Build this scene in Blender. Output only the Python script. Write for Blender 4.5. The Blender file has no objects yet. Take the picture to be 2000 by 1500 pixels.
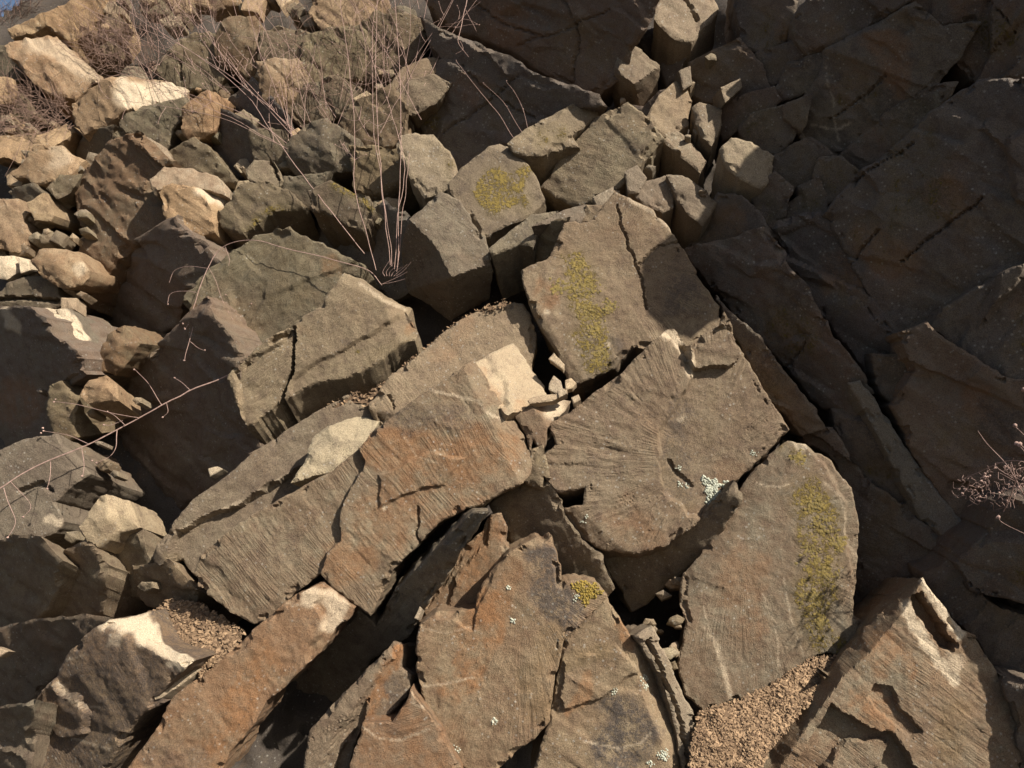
import bpy, math, random
import numpy as np
from mathutils import Vector
from mathutils.geometry import delaunay_2d_cdt

# ---------------------------------------------------------------- camera, sky, sun
SC = bpy.context.scene
COL = SC.collection
CAM = np.array([0.0, 0.0, 1.5])
F = 1538.0                                # focal length in photo pixels (2000 wide)
cd = bpy.data.cameras.new('camera'); cd.sensor_width = 36; cd.lens = 36 * F / 2000
cd.clip_start = 0.05; cd.clip_end = 2000
cam = bpy.data.objects.new('camera', cd); COL.objects.link(cam)
cam.location = CAM; cam.rotation_euler = (math.radians(90), 0, 0); SC.camera = cam
SUN = np.array([0.58, -0.47, 0.68]); SUN /= np.linalg.norm(SUN)
sd = bpy.data.lights.new('sun', 'SUN'); sd.energy = 5.0; sd.angle = math.radians(0.5); sd.color = (1.0, 0.925, 0.82)
sun = bpy.data.objects.new('sun', sd); COL.objects.link(sun)
sun.rotation_euler = Vector(SUN).to_track_quat('Z', 'Y').to_euler(); sun.location = (4, -4, 6)
W = bpy.data.worlds.new('World'); SC.world = W; W.use_nodes = True
nt = W.node_tree; bg = nt.nodes['Background']
sky = nt.nodes.new('ShaderNodeTexSky'); sky.sky_type = 'NISHITA'; sky.sun_disc = False
sky.sun_elevation = math.asin(SUN[2]); sky.sun_rotation = math.atan2(SUN[0], SUN[1])
sky.dust_density = 2.6
nt.links.new(sky.outputs[0], bg.inputs[0]); bg.inputs[1].default_value = 0.057
SC.view_settings.view_transform = 'Standard'; SC.view_settings.look = 'None'
SC.view_settings.exposure = 0.76; SC.view_settings.gamma = 1.0

# ---------------------------------------------------------------- numpy noise
def _hash(ix, iy, iz, seed):
    h = (ix.astype(np.int64) * 374761393 + iy.astype(np.int64) * 668265263 + iz.astype(np.int64) * 2147483647 + seed * 974634777) & 0xFFFFFFFF
    h = ((h ^ (h >> 13)) * 1274126177) & 0xFFFFFFFF
    h = (h ^ (h >> 16)) & 0xFFFFFF
    return h / float(0xFFFFFF) * 2 - 1
def vnoise(p, seed=0):
    f = np.floor(p); r = p - f; i = f.astype(np.int64)
    u = r * r * r * (r * (r * 6 - 15) + 10)
    ix, iy, iz = i[:, 0], i[:, 1], i[:, 2]
    out = 0
    for dx in (0, 1):
        wx = u[:, 0] if dx else 1 - u[:, 0]
        for dy in (0, 1):
            wy = u[:, 1] if dy else 1 - u[:, 1]
            for dz in (0, 1):
                wz = u[:, 2] if dz else 1 - u[:, 2]
                out = out + wx * wy * wz * _hash(ix + dx, iy + dy, iz + dz, seed)
    return out
def fbm(p, octv=4, seed=0, gain=0.5):
    a, s, t = 1.0, 0.0, 0.0
    q = np.array(p, float)
    for k in range(octv):
        s = s + a * vnoise(q, seed + k * 17); t += a
        a *= gain; q = q * 2.03 + 11.7
    return s / t * 1.6
def p3(xy, z=0.0):
    xy = np.asarray(xy, float)
    return np.column_stack([xy, np.full(len(xy), z)])
def sstep(a, b, x):
    t = np.clip((x - a) / (b - a), 0, 1); return t * t * (3 - 2 * t)

# ---------------------------------------------------------------- the slope: distance of the bank along each photo ray
GX = [0, 500, 1000, 1400, 1700, 2000]; GY = [0, 400, 800, 1200, 1500]
GD = np.array([[3.7, 3.3, 3.0, 2.75, 2.4, 2.1],
               [3.2, 2.85, 2.6, 2.62, 2.35, 2.05],
               [2.8, 2.5, 2.3, 2.38, 2.35, 2.0],
               [2.45, 2.25, 2.1, 2.12, 2.2, 2.0],
               [2.15, 2.0, 1.9, 1.9, 1.95, 1.9]])
def bank(xy):
    xy = np.atleast_2d(np.asarray(xy, float))
    x = np.clip(xy[:, 0], -600, 2600); y = np.clip(xy[:, 1], -400, 1700)
    i = np.clip(np.searchsorted(GX, x) - 1, 0, len(GX) - 2); j = np.clip(np.searchsorted(GY, y) - 1, 0, len(GY) - 2)
    gx = np.array(GX, float); gy = np.array(GY, float)
    u = (x - gx[i]) / (gx[i + 1] - gx[i]); v = (y - gy[j]) / (gy[j + 1] - gy[j])
    return (GD[j, i] * (1 - u) + GD[j, i + 1] * u) * (1 - v) + (GD[j + 1, i] * (1 - u) + GD[j + 1, i + 1] * u) * v
def unproj(xy, D):
    xy = np.atleast_2d(np.asarray(xy, float)); D = np.asarray(D, float)
    return CAM + np.column_stack([(xy[:, 0] - 1000) / F * D, D, -(xy[:, 1] - 750) / F * D])
def normal(yaw, pitch):
    a, b = math.radians(yaw), math.radians(pitch)
    return np.array([math.sin(a) * math.cos(b), -math.cos(a) * math.cos(b), math.sin(b)])

# ---------------------------------------------------------------- materials
def nd(t, kind, **kw):
    n = t.nodes.new(kind)
    for k, v in kw.items(): setattr(n, k, v)
    return n
def mixc(t, fac, a, b, mode='MIX'):
    m = nd(t, 'ShaderNodeMix', data_type='RGBA', blend_type=mode)
    for s, v in ((m.inputs['Factor'], fac), (m.inputs[6], a), (m.inputs[7], b)):
        if isinstance(v, (int, float)): s.default_value = v
        elif isinstance(v, tuple): s.default_value = (*v, 1)
        else: t.links.new(v, s)
    return m.outputs[2]
def math_(t, op, a, b=None, c=None):
    m = nd(t, 'ShaderNodeMath', operation=op)
    for k, v in enumerate((a, b, c)):
        if v is None: continue
        if isinstance(v, (int, float)): m.inputs[k].default_value = v
        else: t.links.new(v, m.inputs[k])
    return m.outputs[0]
def noise_(t, vec, scale, detail=4, rough=0.55, dist=0.0):
    n = nd(t, 'ShaderNodeTexNoise'); n.inputs['Scale'].default_value = scale; n.inputs['Detail'].default_value = detail
    n.inputs['Roughness'].default_value = rough; n.inputs['Distortion'].default_value = dist
    t.links.new(vec, n.inputs['Vector']); return n.outputs['Fac']
def ramp_(t, fac, a, b):
    r = nd(t, 'ShaderNodeMapRange', interpolation_type='SMOOTHSTEP'); r.inputs['From Min'].default_value = a; r.inputs['From Max'].default_value = b
    t.links.new(fac, r.inputs['Value']); return r.outputs['Result']
def rock_material(name, c1, c2, c3, stain=(0.25, 0.125, 0.053), pale=(0.50, 0.41, 0.29), dark=(0.075, 0.062, 0.052), grain=1.0):
    m = bpy.data.materials.new(name); m.use_nodes = True; t = m.node_tree
    b = t.nodes['Principled BSDF']; b.inputs['Roughness'].default_value = 0.86; b.inputs['Specular IOR Level'].default_value = 0.25
    pos = nd(t, 'ShaderNodeNewGeometry').outputs['Position']
    at = nd(t, 'ShaderNodeAttribute', attribute_name='marks'); sep = nd(t, 'ShaderNodeSeparateColor'); t.links.new(at.outputs['Color'], sep.inputs[0])
    S, Y, P = sep.outputs[0], sep.outputs[1], sep.outputs[2]; K = at.outputs['Alpha']
    n1 = noise_(t, pos, 6, 6, 0.62, 0.3); n2 = noise_(t, pos, 28, 6, 0.65); n3 = noise_(t, pos, 130, 5, 0.7); n4 = noise_(t, pos, 420, 3, 0.7)
    col = mixc(t, ramp_(t, n1, 0.35, 0.65), c1, c2)
    col = mixc(t, ramp_(t, n2, 0.48, 0.72), col, c3)
    # every stone has its own tone: greyer, browner, more olive, lighter or darker
    oi = nd(t, 'ShaderNodeObjectInfo').outputs['Random']
    col = mixc(t, 1.0, col, mixc(t, oi, (0.78, 0.79, 0.82), (1.20, 1.15, 1.02)), 'MULTIPLY')
    o2 = math_(t, 'FRACT', math_(t, 'MULTIPLY', oi, 7.31))
    col = mixc(t, 1.0, col, mixc(t, o2, (1.02, 0.985, 0.94), (0.95, 1.01, 1.03)), 'MULTIPLY')
    # rusty iron staining, patchy
    sf = math_(t, 'MULTIPLY', S, ramp_(t, math_(t, 'ADD', math_(t, 'MULTIPLY', n2, 0.6), math_(t, 'MULTIPLY', n1, 0.5)), 0.34, 0.66))
    col = mixc(t, sf, col, stain)
    n5 = noise_(t, pos, 3.1, 5, 0.6, 0.6)
    col = mixc(t, math_(t, 'MULTIPLY', ramp_(t, n5, 0.52, 0.74), 0.20), col, stain)
    # dark weathering crust
    kf = math_(t, 'MULTIPLY', K, ramp_(t, math_(t, 'ADD', math_(t, 'MULTIPLY', n3, 0.5), math_(t, 'MULTIPLY', n2, 0.5)), 0.36, 0.58))
    col = mixc(t, kf, col, dark)
    # pale fresh or dusty faces, calcite veins, and lightened sunlit edges
    pf = math_(t, 'MULTIPLY', P, ramp_(t, math_(t, 'ADD', math_(t, 'MULTIPLY', n3, 0.5), math_(t, 'MULTIPLY', n2, 0.5)), 0.25, 0.5))
    col = mixc(t, pf, col, pale)
    # crustose lichen specks everywhere
    v = nd(t, 'ShaderNodeTexVoronoi'); v.inputs['Scale'].default_value = 62; t.links.new(pos, v.inputs['Vector'])
    sp = math_(t, 'MULTIPLY', math_(t, 'SUBTRACT', 1.0, ramp_(t, v.outputs['Distance'], 0.10, 0.26)), ramp_(t, noise_(t, pos, 9, 4), 0.43, 0.62))
    col = mixc(t, math_(t, 'MULTIPLY', sp, 0.5), col, (0.36, 0.34, 0.29))
    v2 = nd(t, 'ShaderNodeTexVoronoi'); v2.inputs['Scale'].default_value = 95; t.links.new(pos, v2.inputs['Vector'])
    sp2 = math_(t, 'MULTIPLY', math_(t, 'SUBTRACT', 1.0, ramp_(t, v2.outputs['Distance'], 0.12, 0.3)), ramp_(t, noise_(t, pos, 7, 4), 0.52, 0.68))
    col = mixc(t, math_(t, 'MULTIPLY', sp2, 0.55), col, (0.05, 0.042, 0.036))
    # yellow and ochre lichen where marked
    lich = ramp_(t, math_(t, 'ADD', math_(t, 'MULTIPLY', Y, 0.55), math_(t, 'ADD', math_(t, 'MULTIPLY', n3, 0.75), math_(t, 'MULTIPLY', n2, 0.5))), 1.12, 1.22)
    lcol = mixc(t, n4, (0.31, 0.215, 0.05), (0.12, 0.10, 0.035))
    col = mixc(t, math_(t, 'MULTIPLY', Y, math_(t, 'MULTIPLY', ramp_(t, n2, 0.3, 0.65), 0.32)), col, (0.17, 0.135, 0.055))
    col = mixc(t, math_(t, 'MULTIPLY', lich, ramp_(t, Y, 0.02, 0.2)), col, lcol)
    # fine grain
    col = mixc(t, 0.55 * grain, col, mixc(t, ramp_(t, n4, 0.32, 0.68), (0.42, 0.40, 0.40), (1.62, 1.6, 1.56)), 'MULTIPLY')
    t.links.new(col, b.inputs['Base Color'])
    ga = nd(t, 'ShaderNodeAttribute', attribute_name='grain'); gs = nd(t, 'ShaderNodeSeparateXYZ'); t.links.new(ga.outputs['Vector'], gs.inputs[0])
    gc = nd(t, 'ShaderNodeCombineXYZ'); t.links.new(math_(t, 'MULTIPLY', gs.outputs[0], 11.0), gc.inputs[0]); t.links.new(math_(t, 'MULTIPLY', gs.outputs[1], 150.0), gc.inputs[1])
    gn = noise_(t, gc.outputs[0], 1.0, 4, 0.62); gn = math_(t, 'MULTIPLY', gn, gs.outputs[2])
    hgt = math_(t, 'ADD', math_(t, 'ADD', math_(t, 'MULTIPLY', gn, 0.85), math_(t, 'MULTIPLY', n3, 0.45)), math_(t, 'ADD', math_(t, 'MULTIPLY', n4, 0.32), math_(t, 'MULTIPLY', lich, 0.5)))
    bp = nd(t, 'ShaderNodeBump'); bp.inputs['Strength'].default_value = 0.85; bp.inputs['Distance'].default_value = 0.009
    t.links.new(hgt, bp.inputs['Height']); t.links.new(bp.outputs[0], b.inputs['Normal'])
    return m
def plain_material(name, c1, c2, scale=60, rough=0.9, island=False):
    m = bpy.data.materials.new(name); m.use_nodes = True; t = m.node_tree
    b = t.nodes['Principled BSDF']; b.inputs['Roughness'].default_value = rough; b.inputs['Specular IOR Level'].default_value = 0.2
    pos = nd(t, 'ShaderNodeNewGeometry').outputs['Position']
    n = noise_(t, pos, scale, 5, 0.65)
    cc = mixc(t, ramp_(t, n, 0.3, 0.7), c1, c2)
    if island:
        ri = nd(t, 'ShaderNodeNewGeometry').outputs['Random Per Island']; cc = mixc(t, 0.85, cc, mixc(t, ri, (0.35, 0.30, 0.28), (1.5, 1.45, 1.35)), 'MULTIPLY')
    t.links.new(cc, b.inputs['Base Color'])
    bp = nd(t, 'ShaderNodeBump'); bp.inputs['Strength'].default_value = 0.5; bp.inputs['Distance'].default_value = 0.004
    t.links.new(n, bp.inputs['Height']); t.links.new(bp.outputs[0], b.inputs['Normal'])
    return m
M_HILL = rock_material('hillside_rubble', (0.105, 0.084, 0.062), (0.078, 0.064, 0.050), (0.052, 0.043, 0.036))
M_ROAD = plain_material('dark_ground', (0.075, 0.065, 0.055), (0.05, 0.044, 0.038), 8)
M_GREY = rock_material('grey_brown_slate', (0.205, 0.168, 0.120), (0.158, 0.130, 0.096), (0.112, 0.092, 0.072))
M_OLIVE = rock_material('olive_slate', (0.168, 0.138, 0.090), (0.132, 0.110, 0.074), (0.090, 0.076, 0.054))
M_RUST = rock_material('rusty_slate', (0.210, 0.152, 0.098), (0.165, 0.125, 0.090), (0.115, 0.090, 0.068))
M_TAN = rock_material('tan_sandstone', (0.300, 0.222, 0.145), (0.245, 0.180, 0.115), (0.165, 0.122, 0.082))
M_WALL = rock_material('shade_darkened_slate', (0.142, 0.120, 0.096), (0.112, 0.104, 0.100), (0.076, 0.069, 0.066))  # colour darkened and greyed to deepen the shade on wall and shaded faces
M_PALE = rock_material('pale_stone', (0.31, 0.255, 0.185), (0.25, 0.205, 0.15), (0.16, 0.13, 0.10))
M_STEM = plain_material('dry_stem', (0.42, 0.285, 0.235), (0.27, 0.18, 0.15), 90)
M_GRASS = plain_material('dry_grass', (0.24, 0.155, 0.115), (0.14, 0.09, 0.07), 60)
M_LWHITE = plain_material('pale_green_lichen', (0.48, 0.49, 0.40), (0.34, 0.35, 0.27), 150)
M_LYEL = plain_material('yellow_lichen', (0.31, 0.215, 0.045), (0.17, 0.13, 0.04), 150)
M_LOLIVE = plain_material('ochre_lichen', (0.24, 0.175, 0.055), (0.13, 0.105, 0.045), 120)
M_CHIP = plain_material('tan_chips', (0.27, 0.19, 0.12), (0.16, 0.11, 0.07), 80, island=True)
M_SOIL = plain_material('dry_soil', (0.25, 0.18, 0.115), (0.16, 0.115, 0.075), 30)

# ---------------------------------------------------------------- rocks
def inside(poly, xy):
    poly = np.asarray(poly, float); x, y = xy[:, 0], xy[:, 1]
    c = np.zeros(len(xy), bool); n = len(poly); j = n - 1
    for i in range(n):
        xi, yi = poly[i]; xj, yj = poly[j]
        m = (yi > y) != (yj > y)
        with np.errstate(divide='ignore', invalid='ignore'):
            c ^= m & (x < (xj - xi) * (y - yi) / ((yj - yi) if yj != yi else 1e-9) + xi)
        j = i
    return c
def polydist(line, xy, closed=False):
    L = np.asarray(line, float); d = np.full(len(xy), 1e9)
    n = len(L)
    for i in range(n if closed else n - 1):
        a, b = L[i], L[(i + 1) % n]; ab = b - a; l2 = max(ab @ ab, 1e-9)
        t = np.clip(((xy - a) @ ab) / l2, 0, 1)
        d = np.minimum(d, np.hypot(*(xy - (a + t[:, None] * ab)).T))
    return d
def mesh_from(name, V, faces, mat, smooth=True, sharp=27):
    me = bpy.data.meshes.new(name); me.from_pydata(V.tolist() if isinstance(V, np.ndarray) else V, [], faces); me.update()
    if smooth:
        me.polygons.foreach_set('use_smooth', [True] * len(me.polygons))
        try: me.set_sharp_from_angle(angle=math.radians(sharp))
        except Exception: pass
    me.materials.append(mat); return me
def tag(o, label=None, cat=None, group=None, kind=None):
    if label: o['label'] = label
    if cat: o['category'] = cat
    if group: o['group'] = group
    if kind: o['kind'] = kind
    return o
SEED = [100]
GROW = [0.0]
ROCKS = {}
def rock(name, label, poly, yp=(-4, 6), out=0.06, ext=(0, 0.35, 0), mat=None, g=4.0, rg=2.6, inn=(), cr=(), up=(), ck=(), hk=None, ha=1.0,
         ter=0.3, und=1.0, st=0.15, ye=0.0, pa=0.0, dk=0.25, mk=(), chip=1.0, cuts=1, crag=None, grow=0.0, cat='rock', group=None, key=None, shrink=0.06, parent=None):
    """One stone: outline and creases measured on the photo, put at their own distance on the bank, given relief, sides and a back."""
    SEED[0] += 1; sd_ = SEED[0]; mat = mat or M_GREY
    if crag is None: crag = 1.0 if mat in (M_OLIVE, M_TAN, M_PALE) else (0.6 if mat is M_WALL else 0.25)
    if mat in (M_OLIVE, M_TAN): ter = max(ter, .85); und = min(und, .6); rg = max(rg, 4.0)
    if mat in (M_GREY, M_RUST): ter *= .55; und *= .75; ha *= 1.25
    if mat is M_WALL: crag = .35
    if mat is M_GREY and max(np.ptp([p[0] for p in poly]), np.ptp([p[1] for p in poly])) < 170: crag = 1.0; ter = max(ter, .5)
    if mat is M_OLIVE: yp = (yp[0] - 6, yp[1] - 8)
    if GROW[0] and not grow: grow = GROW[0]
    if grow:
        mx, my = np.mean([p[0] for p in poly]), np.mean([p[1] for p in poly]); gr = lambda p: (p[0] + (p[0] - mx) * .02 + np.sign(p[0] - mx) * grow, p[1] + (p[1] - my) * .02 + np.sign(p[1] - my) * grow) + tuple(p[2:])
        cr = [tuple(gr(e) if any(abs(e[0] - p[0]) + abs(e[1] - p[1]) < .5 for p in poly) else e for e in c) for c in cr]; poly = [gr(p) for p in poly]
    ctrl = [(p[0], p[1], p[2] if len(p) > 2 else 0.0) for p in poly]
    P = np.array([(c[0], -c[1]) for c in ctrl])
    area = 0.5 * np.sum(P[:, 0] * np.roll(P[:, 1], -1) - np.roll(P[:, 0], -1) * P[:, 1])
    if area < 0: ctrl = ctrl[::-1]
    cc = np.array([(c[0], c[1]) for c in ctrl]); cen = cc.mean(0); size = math.sqrt(abs(area))
    g = min(g, max(1.6, size / 12))
    # ragged outline
    bd = []
    for i in range(len(cc)):
        a, b = cc[i], cc[(i + 1) % len(cc)]; n = max(1, int(np.hypot(*(b - a)) / (g * 0.9)))
        for k in range(n): bd.append(a + (b - a) * k / n)
    bd = np.array(bd); rgs = rg * min(1, size / 90)
    for sc_, am in ((46, 1.0), (15, 0.75), (6, 0.35)):
        bd = bd + rgs * am * np.column_stack([vnoise(p3(bd / sc_), 3 + sc_), vnoise(p3(bd / sc_), 57 + sc_)])
    lo, hi = bd.min(0), bd.max(0)
    gx, gy = np.meshgrid(np.arange(lo[0], hi[0], g), np.arange(lo[1], hi[1], g * 0.9))
    gx = gx + (np.arange(gx.shape[0]) % 2)[:, None] * g * 0.5
    I = np.column_stack([gx.ravel(), gy.ravel()])
    rs = np.random.RandomState(sd_); I = I + rs.uniform(-0.28, 0.28, I.shape) * g
    I = I[inside(bd, I)]
    if len(I):
        dmin = np.min(np.hypot(I[:, None, 0] - bd[None, :, 0], I[:, None, 1] - bd[None, :, 1]), axis=1) if len(I) * len(bd) < 3e7 else polydist(bd, I, True)
        I = I[dmin > g * 0.55]
    nb = len(bd)
    allp = np.vstack([bd, I]) if len(I) else bd
    ov, oe, of, iv, ie, if_ = delaunay_2d_cdt([Vector((p[0], -p[1])) for p in allp], [], [list(range(nb))], 1, 1e-4)
    xy = np.array([(v.x, -v.y) for v in ov])
    imap = {}
    for k, lst in enumerate(iv):
        for q in lst: imap[q] = k
    loop = []
    for k in range(nb):
        q = imap.get(k)
        if q is not None and (not loop or loop[-1] != q): loop.append(q)
    if loop[0] == loop[-1]: loop.pop()
    # distance to outline
    d = np.empty(len(xy))
    for s in range(0, len(xy), 4000):
        c = xy[s:s + 4000]; d[s:s + 4000] = np.min(np.hypot(c[:, None, 0] - bd[None, :, 0], c[:, None, 1] - bd[None, :, 1]), axis=1)
    d[loop] = 0
    # plane of the face
    n = normal(*yp); D0 = bank([cen])[0] - out
    pc = unproj([cen], [D0])[0]
    ray = np.column_stack([(xy[:, 0] - 1000) / F, np.ones(len(xy)), -(xy[:, 1] - 750) / F])
    den = ray @ n; D = ((pc - CAM) @ n) / den
    s = D0 / F
    D = np.clip(D, D0 - 0.8, D0 + 0.8)
    # creased facets
    if any(c[2] for c in ctrl) or inn:
        cp = ctrl + [(c[0], c[1], c[2] if len(c) > 2 else 0.0) for c in inn]
        nn = len(ctrl); cpa = np.array(cp)
        near = lambda q: int(np.argmin(np.hypot(cpa[:, 0] - q[0], cpa[:, 1] - q[1])))
        ed = [(near(a), near(b)) for a, b in cr]
        v2, e2, f2, i2, _, _ = delaunay_2d_cdt([Vector((c[0], -c[1])) for c in cp], ed, [list(range(nn))], 1, 1e-4)
        val = [cp[l[0]][2] if l else 0.0 for l in i2]
        best = np.full(len(xy), -1e9); dz = np.zeros(len(xy))
        for f in f2:
            A, B_, C = [np.array((v2[k].x, -v2[k].y)) for k in f[:3]]
            T = np.array([B_ - A, C - A]).T
            if abs(np.linalg.det(T)) < 1e-6: continue
            uv = (xy - A) @ np.linalg.inv(T).T; bc = np.column_stack([1 - uv.sum(1), uv]); mn = bc.min(1)
            bcc = np.clip(bc, 0, None); bcc /= bcc.sum(1)[:, None]
            hit = mn > best; best[hit] = mn[hit]; dz[hit] = (bcc @ np.array([val[k] for k in f[:3]]))[hit]
        D = D - dz
    q = p3(xy * s, sd_ * 3.1)                       # metric coordinates on the face
    h = np.zeros(len(xy))
    big = min(1.0, size / 220)
    h += 0.007 * und * big * fbm(q / 0.22, 3, sd_) + 0.0024 * und * fbm(q / 0.055, 4, sd_ + 5)
    h += 0.0013 * fbm(q / 0.014, 3, sd_ + 9)
    rdg = 1 - np.abs(fbm(q / 0.075, 4, sd_ + 15, 0.6)) * 2.2; h += min(crag, .45) * 0.0045 * rdg * (0.3 + 0.7 * big)
    # planar breaks with sharp creases
    for k in range(cuts):
        th = rs.uniform(0, 6.283); dv = np.array([math.cos(th), math.sin(th)])
        pr = ((xy - cen) @ dv) * s; ext_ = pr.max(); wd = rs.uniform(0.04, 0.12) * size * s * 1.4
        h -= np.clip(pr - (ext_ - wd) + 0.10 * wd * fbm(q / 0.05, 3, sd_ + 80 + k), 0, None) * rs.uniform(0.25, 0.75)
    # broken ledges: flat chips with their own height and tilt, stretched along the grain
    if ter:
        a0 = math.radians(hk[1] if hk and hk[0] == 'dir' else rs.uniform(20, 60)); ca, sa = math.cos(a0), math.sin(a0)
        qw = q[:, :2] + 0.006 * np.column_stack([fbm(q / 0.06, 4, sd_ + 21), fbm(q / 0.06, 4, sd_ + 23)])
        for csz, am in ((0.24, 1.0), (0.10, 0.5)) + (((0.065, 0.62), (0.034, .28)) if crag >= .9 else ()):
            qr = np.column_stack([(qw[:, 0] * ca + qw[:, 1] * sa) / (csz * 1.7), (-qw[:, 0] * sa + qw[:, 1] * ca) / (csz * 0.7)])
            lo2, hi2 = qr.min(0) - .5, qr.max(0) + .5; nc = int(max(4, min(260, np.prod(hi2 - lo2) * 1.1))); pt = rs.uniform(lo2, hi2, (nc, 2))
            dd = (qr[:, None, 0] - pt[None, :, 0]) ** 2 + (qr[:, None, 1] - pt[None, :, 1]) ** 2; o2 = np.argpartition(dd, 1, axis=1)[:, :2]; d12 = np.sqrt(np.take_along_axis(dd, o2, 1)); sw = d12[:, 0] > d12[:, 1]
            ci = np.where(sw, o2[:, 1], o2[:, 0]); cj = np.where(sw, o2[:, 0], o2[:, 1]); tb = 0.5 + 0.5 * np.clip(np.abs(d12[:, 1] - d12[:, 0]) / (0.009 / (csz * .7)), 0, 1)
            oo = rs.uniform(-1, 1, nc) * 0.0075 * am; tx = rs.uniform(-1, 1, (nc, 2)) * 0.021 * am
            h += ter * (big if csz > .06 else .4 + .6 * big) * sum(w_ * (oo[c_] + tx[c_, 0] * (qr[:, 0] - pt[c_, 0]) + tx[c_, 1] * (qr[:, 1] - pt[c_, 1])) for w_, c_ in ((tb, ci), (1 - tb, cj)))
    # plumose fracture texture
    if not hk: hk = ('dir', rs.uniform(0, 180)); ha = 0.35
    if True:
        if hk[0] == 'dir':
            a0 = math.radians(hk[1]); ca, sa = math.cos(a0), math.sin(a0)
            w = fbm(q / 0.16, 2, sd_ + 31) * 0.010
            al, ac = q[:, 0] * ca + q[:, 1] * sa, -q[:, 0] * sa + q[:, 1] * ca + w
        else:
            ox, oy = hk[1], hk[2]; rx, ry = (xy[:, 0] - ox) * s, (xy[:, 1] - oy) * s
            rr = np.hypot(rx, ry) + 1e-6; w = fbm(q / 0.16, 2, sd_ + 31) * 0.010
            al, ac = rr, np.arctan2(ry, rx) * (0.30 + 0 * rr) + w
        fade = sstep(0.04, 0.22, al) if hk[0] == 'rad' else 1.0
        hn = fbm(np.column_stack([al / 0.09, ac / 0.009, q[:, 2]]), 3, sd_ + 33)
        mod0 = sstep(-0.35, 0.45, fbm(q / 0.10, 3, sd_ + 39))
        grain = np.column_stack([al, ac, min(1.0, ha) * fade * (0.15 + 0.75 * mod0)])
        mod = 0.45 + 0.55 * sstep(-0.4, 0.5, fbm(q / 0.14, 2, sd_ + 35))
        h += ha * fade * 0.0014 * mod * (1 - np.abs(hn) * 1.4)
        hn2 = fbm(np.column_stack([al / 0.22, ac / 0.045, q[:, 2]]), 2, sd_ + 37)
        h += ha * fade * 0.0016 * mod * hn2
    for it in up:                                    # raised or sunk panels
        pl, dh = it[0], it[1]; bl = it[2] if len(it) > 2 else 3.0
        wx = xy + 5.0 * np.column_stack([fbm(p3(xy / 26), 3, sd_ + 41), fbm(p3(xy / 26), 3, sd_ + 43)]) 
        dd = polydist(pl, wx, True); dd = np.where(inside(pl, wx), dd, -dd)
        h += dh * sstep(-bl, bl, dd)
    for it in ck:                                    # open cracks
        ln, wd, dp = it
        wx = xy + 3.0 * np.column_stack([fbm(p3(xy / 20), 3, sd_ + 45), fbm(p3(xy / 20), 3, sd_ + 47)])
        h -= dp * (1 - sstep(wd * 0.4, wd, polydist(ln, wx)))
    # chipped rim
    rr = (3.2 + 3.2 * fbm(p3(xy / 22), 3, sd_ + 51)) * min(1.0, size / 140 + 0.25); rr = np.clip(rr, 1.2, 30)
    t = np.clip(1 - d / rr, 0, 1); h -= chip * 0.0042 * t * t * min(1, size / 120 + 0.3)
    big_chip = sstep(0.42, 0.62, fbm(p3(xy / 30), 3, sd_ + 53)); t2 = np.clip(1 - d / 16, 0, 1)
    h -= chip * 0.012 * big_chip * sstep(0.1, 0.45, t2) * min(1, size / 160)
    V = CAM + ray * D[:, None] + n * h[:, None]
    faces = [tuple(f) for f in of]
    # sides
    E = np.array(ext, float); el = np.linalg.norm(E); K = int(min(22, max(5, el / 0.02)))
    L = V[loop]; cl = L.mean(0); nl = len(loop)
    lx = xy[loop]; tang = np.roll(lx, -2, 0) - np.roll(lx, 2, 0); tl = np.hypot(*tang.T) + 1e-6
    outn = np.column_stack([-tang[:, 1] / tl, np.zeros(nl), -tang[:, 0] / tl])   # outward in the picture plane
    outn = np.column_stack([-(-tang[:, 1]) / tl * -1, np.zeros(nl), (tang[:, 0]) / tl * -1]) if False else np.column_stack([-tang[:, 1], np.zeros(nl), -tang[:, 0]]) / tl[:, None]
    cxy = lx.mean(0)
    if np.mean((outn[:, 0] * (lx[:, 0] - cxy[0]) - outn[:, 2] * (lx[:, 1] - cxy[1]))) < 0: outn = -outn
    rows = [L]; idx = [list(loop)]; base = len(V); Vs = [V]
    mkrow = []
    for k in range(1, K + 1):
        tk = (k / K) ** 1.25
        Q = L + E * tk; Q = Q + (cl + E * tk - Q) * shrink * tk
        am = min(1, k / 5) * min(1, size / 120 + 0.2)
        lay = vnoise(np.column_stack([np.full(nl, el * tk / 0.014), np.arange(nl) * g * s / 0.16, np.full(nl, sd_)]), sd_ + 61)
        dsp = 0.010 * fbm(Q / 0.09, 4, sd_ + 63) + 0.004 * lay + 0.003 * fbm(Q / 0.02, 2, sd_ + 65)
        Q = Q + outn * (am * (dsp * .7 + .001))[:, None]
        Vs.append(Q); ids = list(range(base, base + nl)); base += nl
        pv = idx[-1]
        for i in range(nl):
            j = (i + 1) % nl
            faces.append((pv[j], pv[i], ids[i], ids[j]))
        idx.append(ids)
    faces.append(tuple(reversed(idx[-1])))
    VV = np.vstack(Vs)
    o_cen = VV[:len(V)].mean(0)
    me = mesh_from(name, VV - o_cen, faces, mat)
    # weathering marks, with some sunlit edges lightened
    mk = [(m[0], m[1], m[2] * .62, m[3] * .5) if m[0] == 'p' and isinstance(m[1], list) and m[2] < 12 else m for m in mk]
    A = np.zeros((len(VV), 4)); A[:, 0] = st; A[:, 1] = ye; A[:, 2] = pa; A[:, 3] = dk
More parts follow.
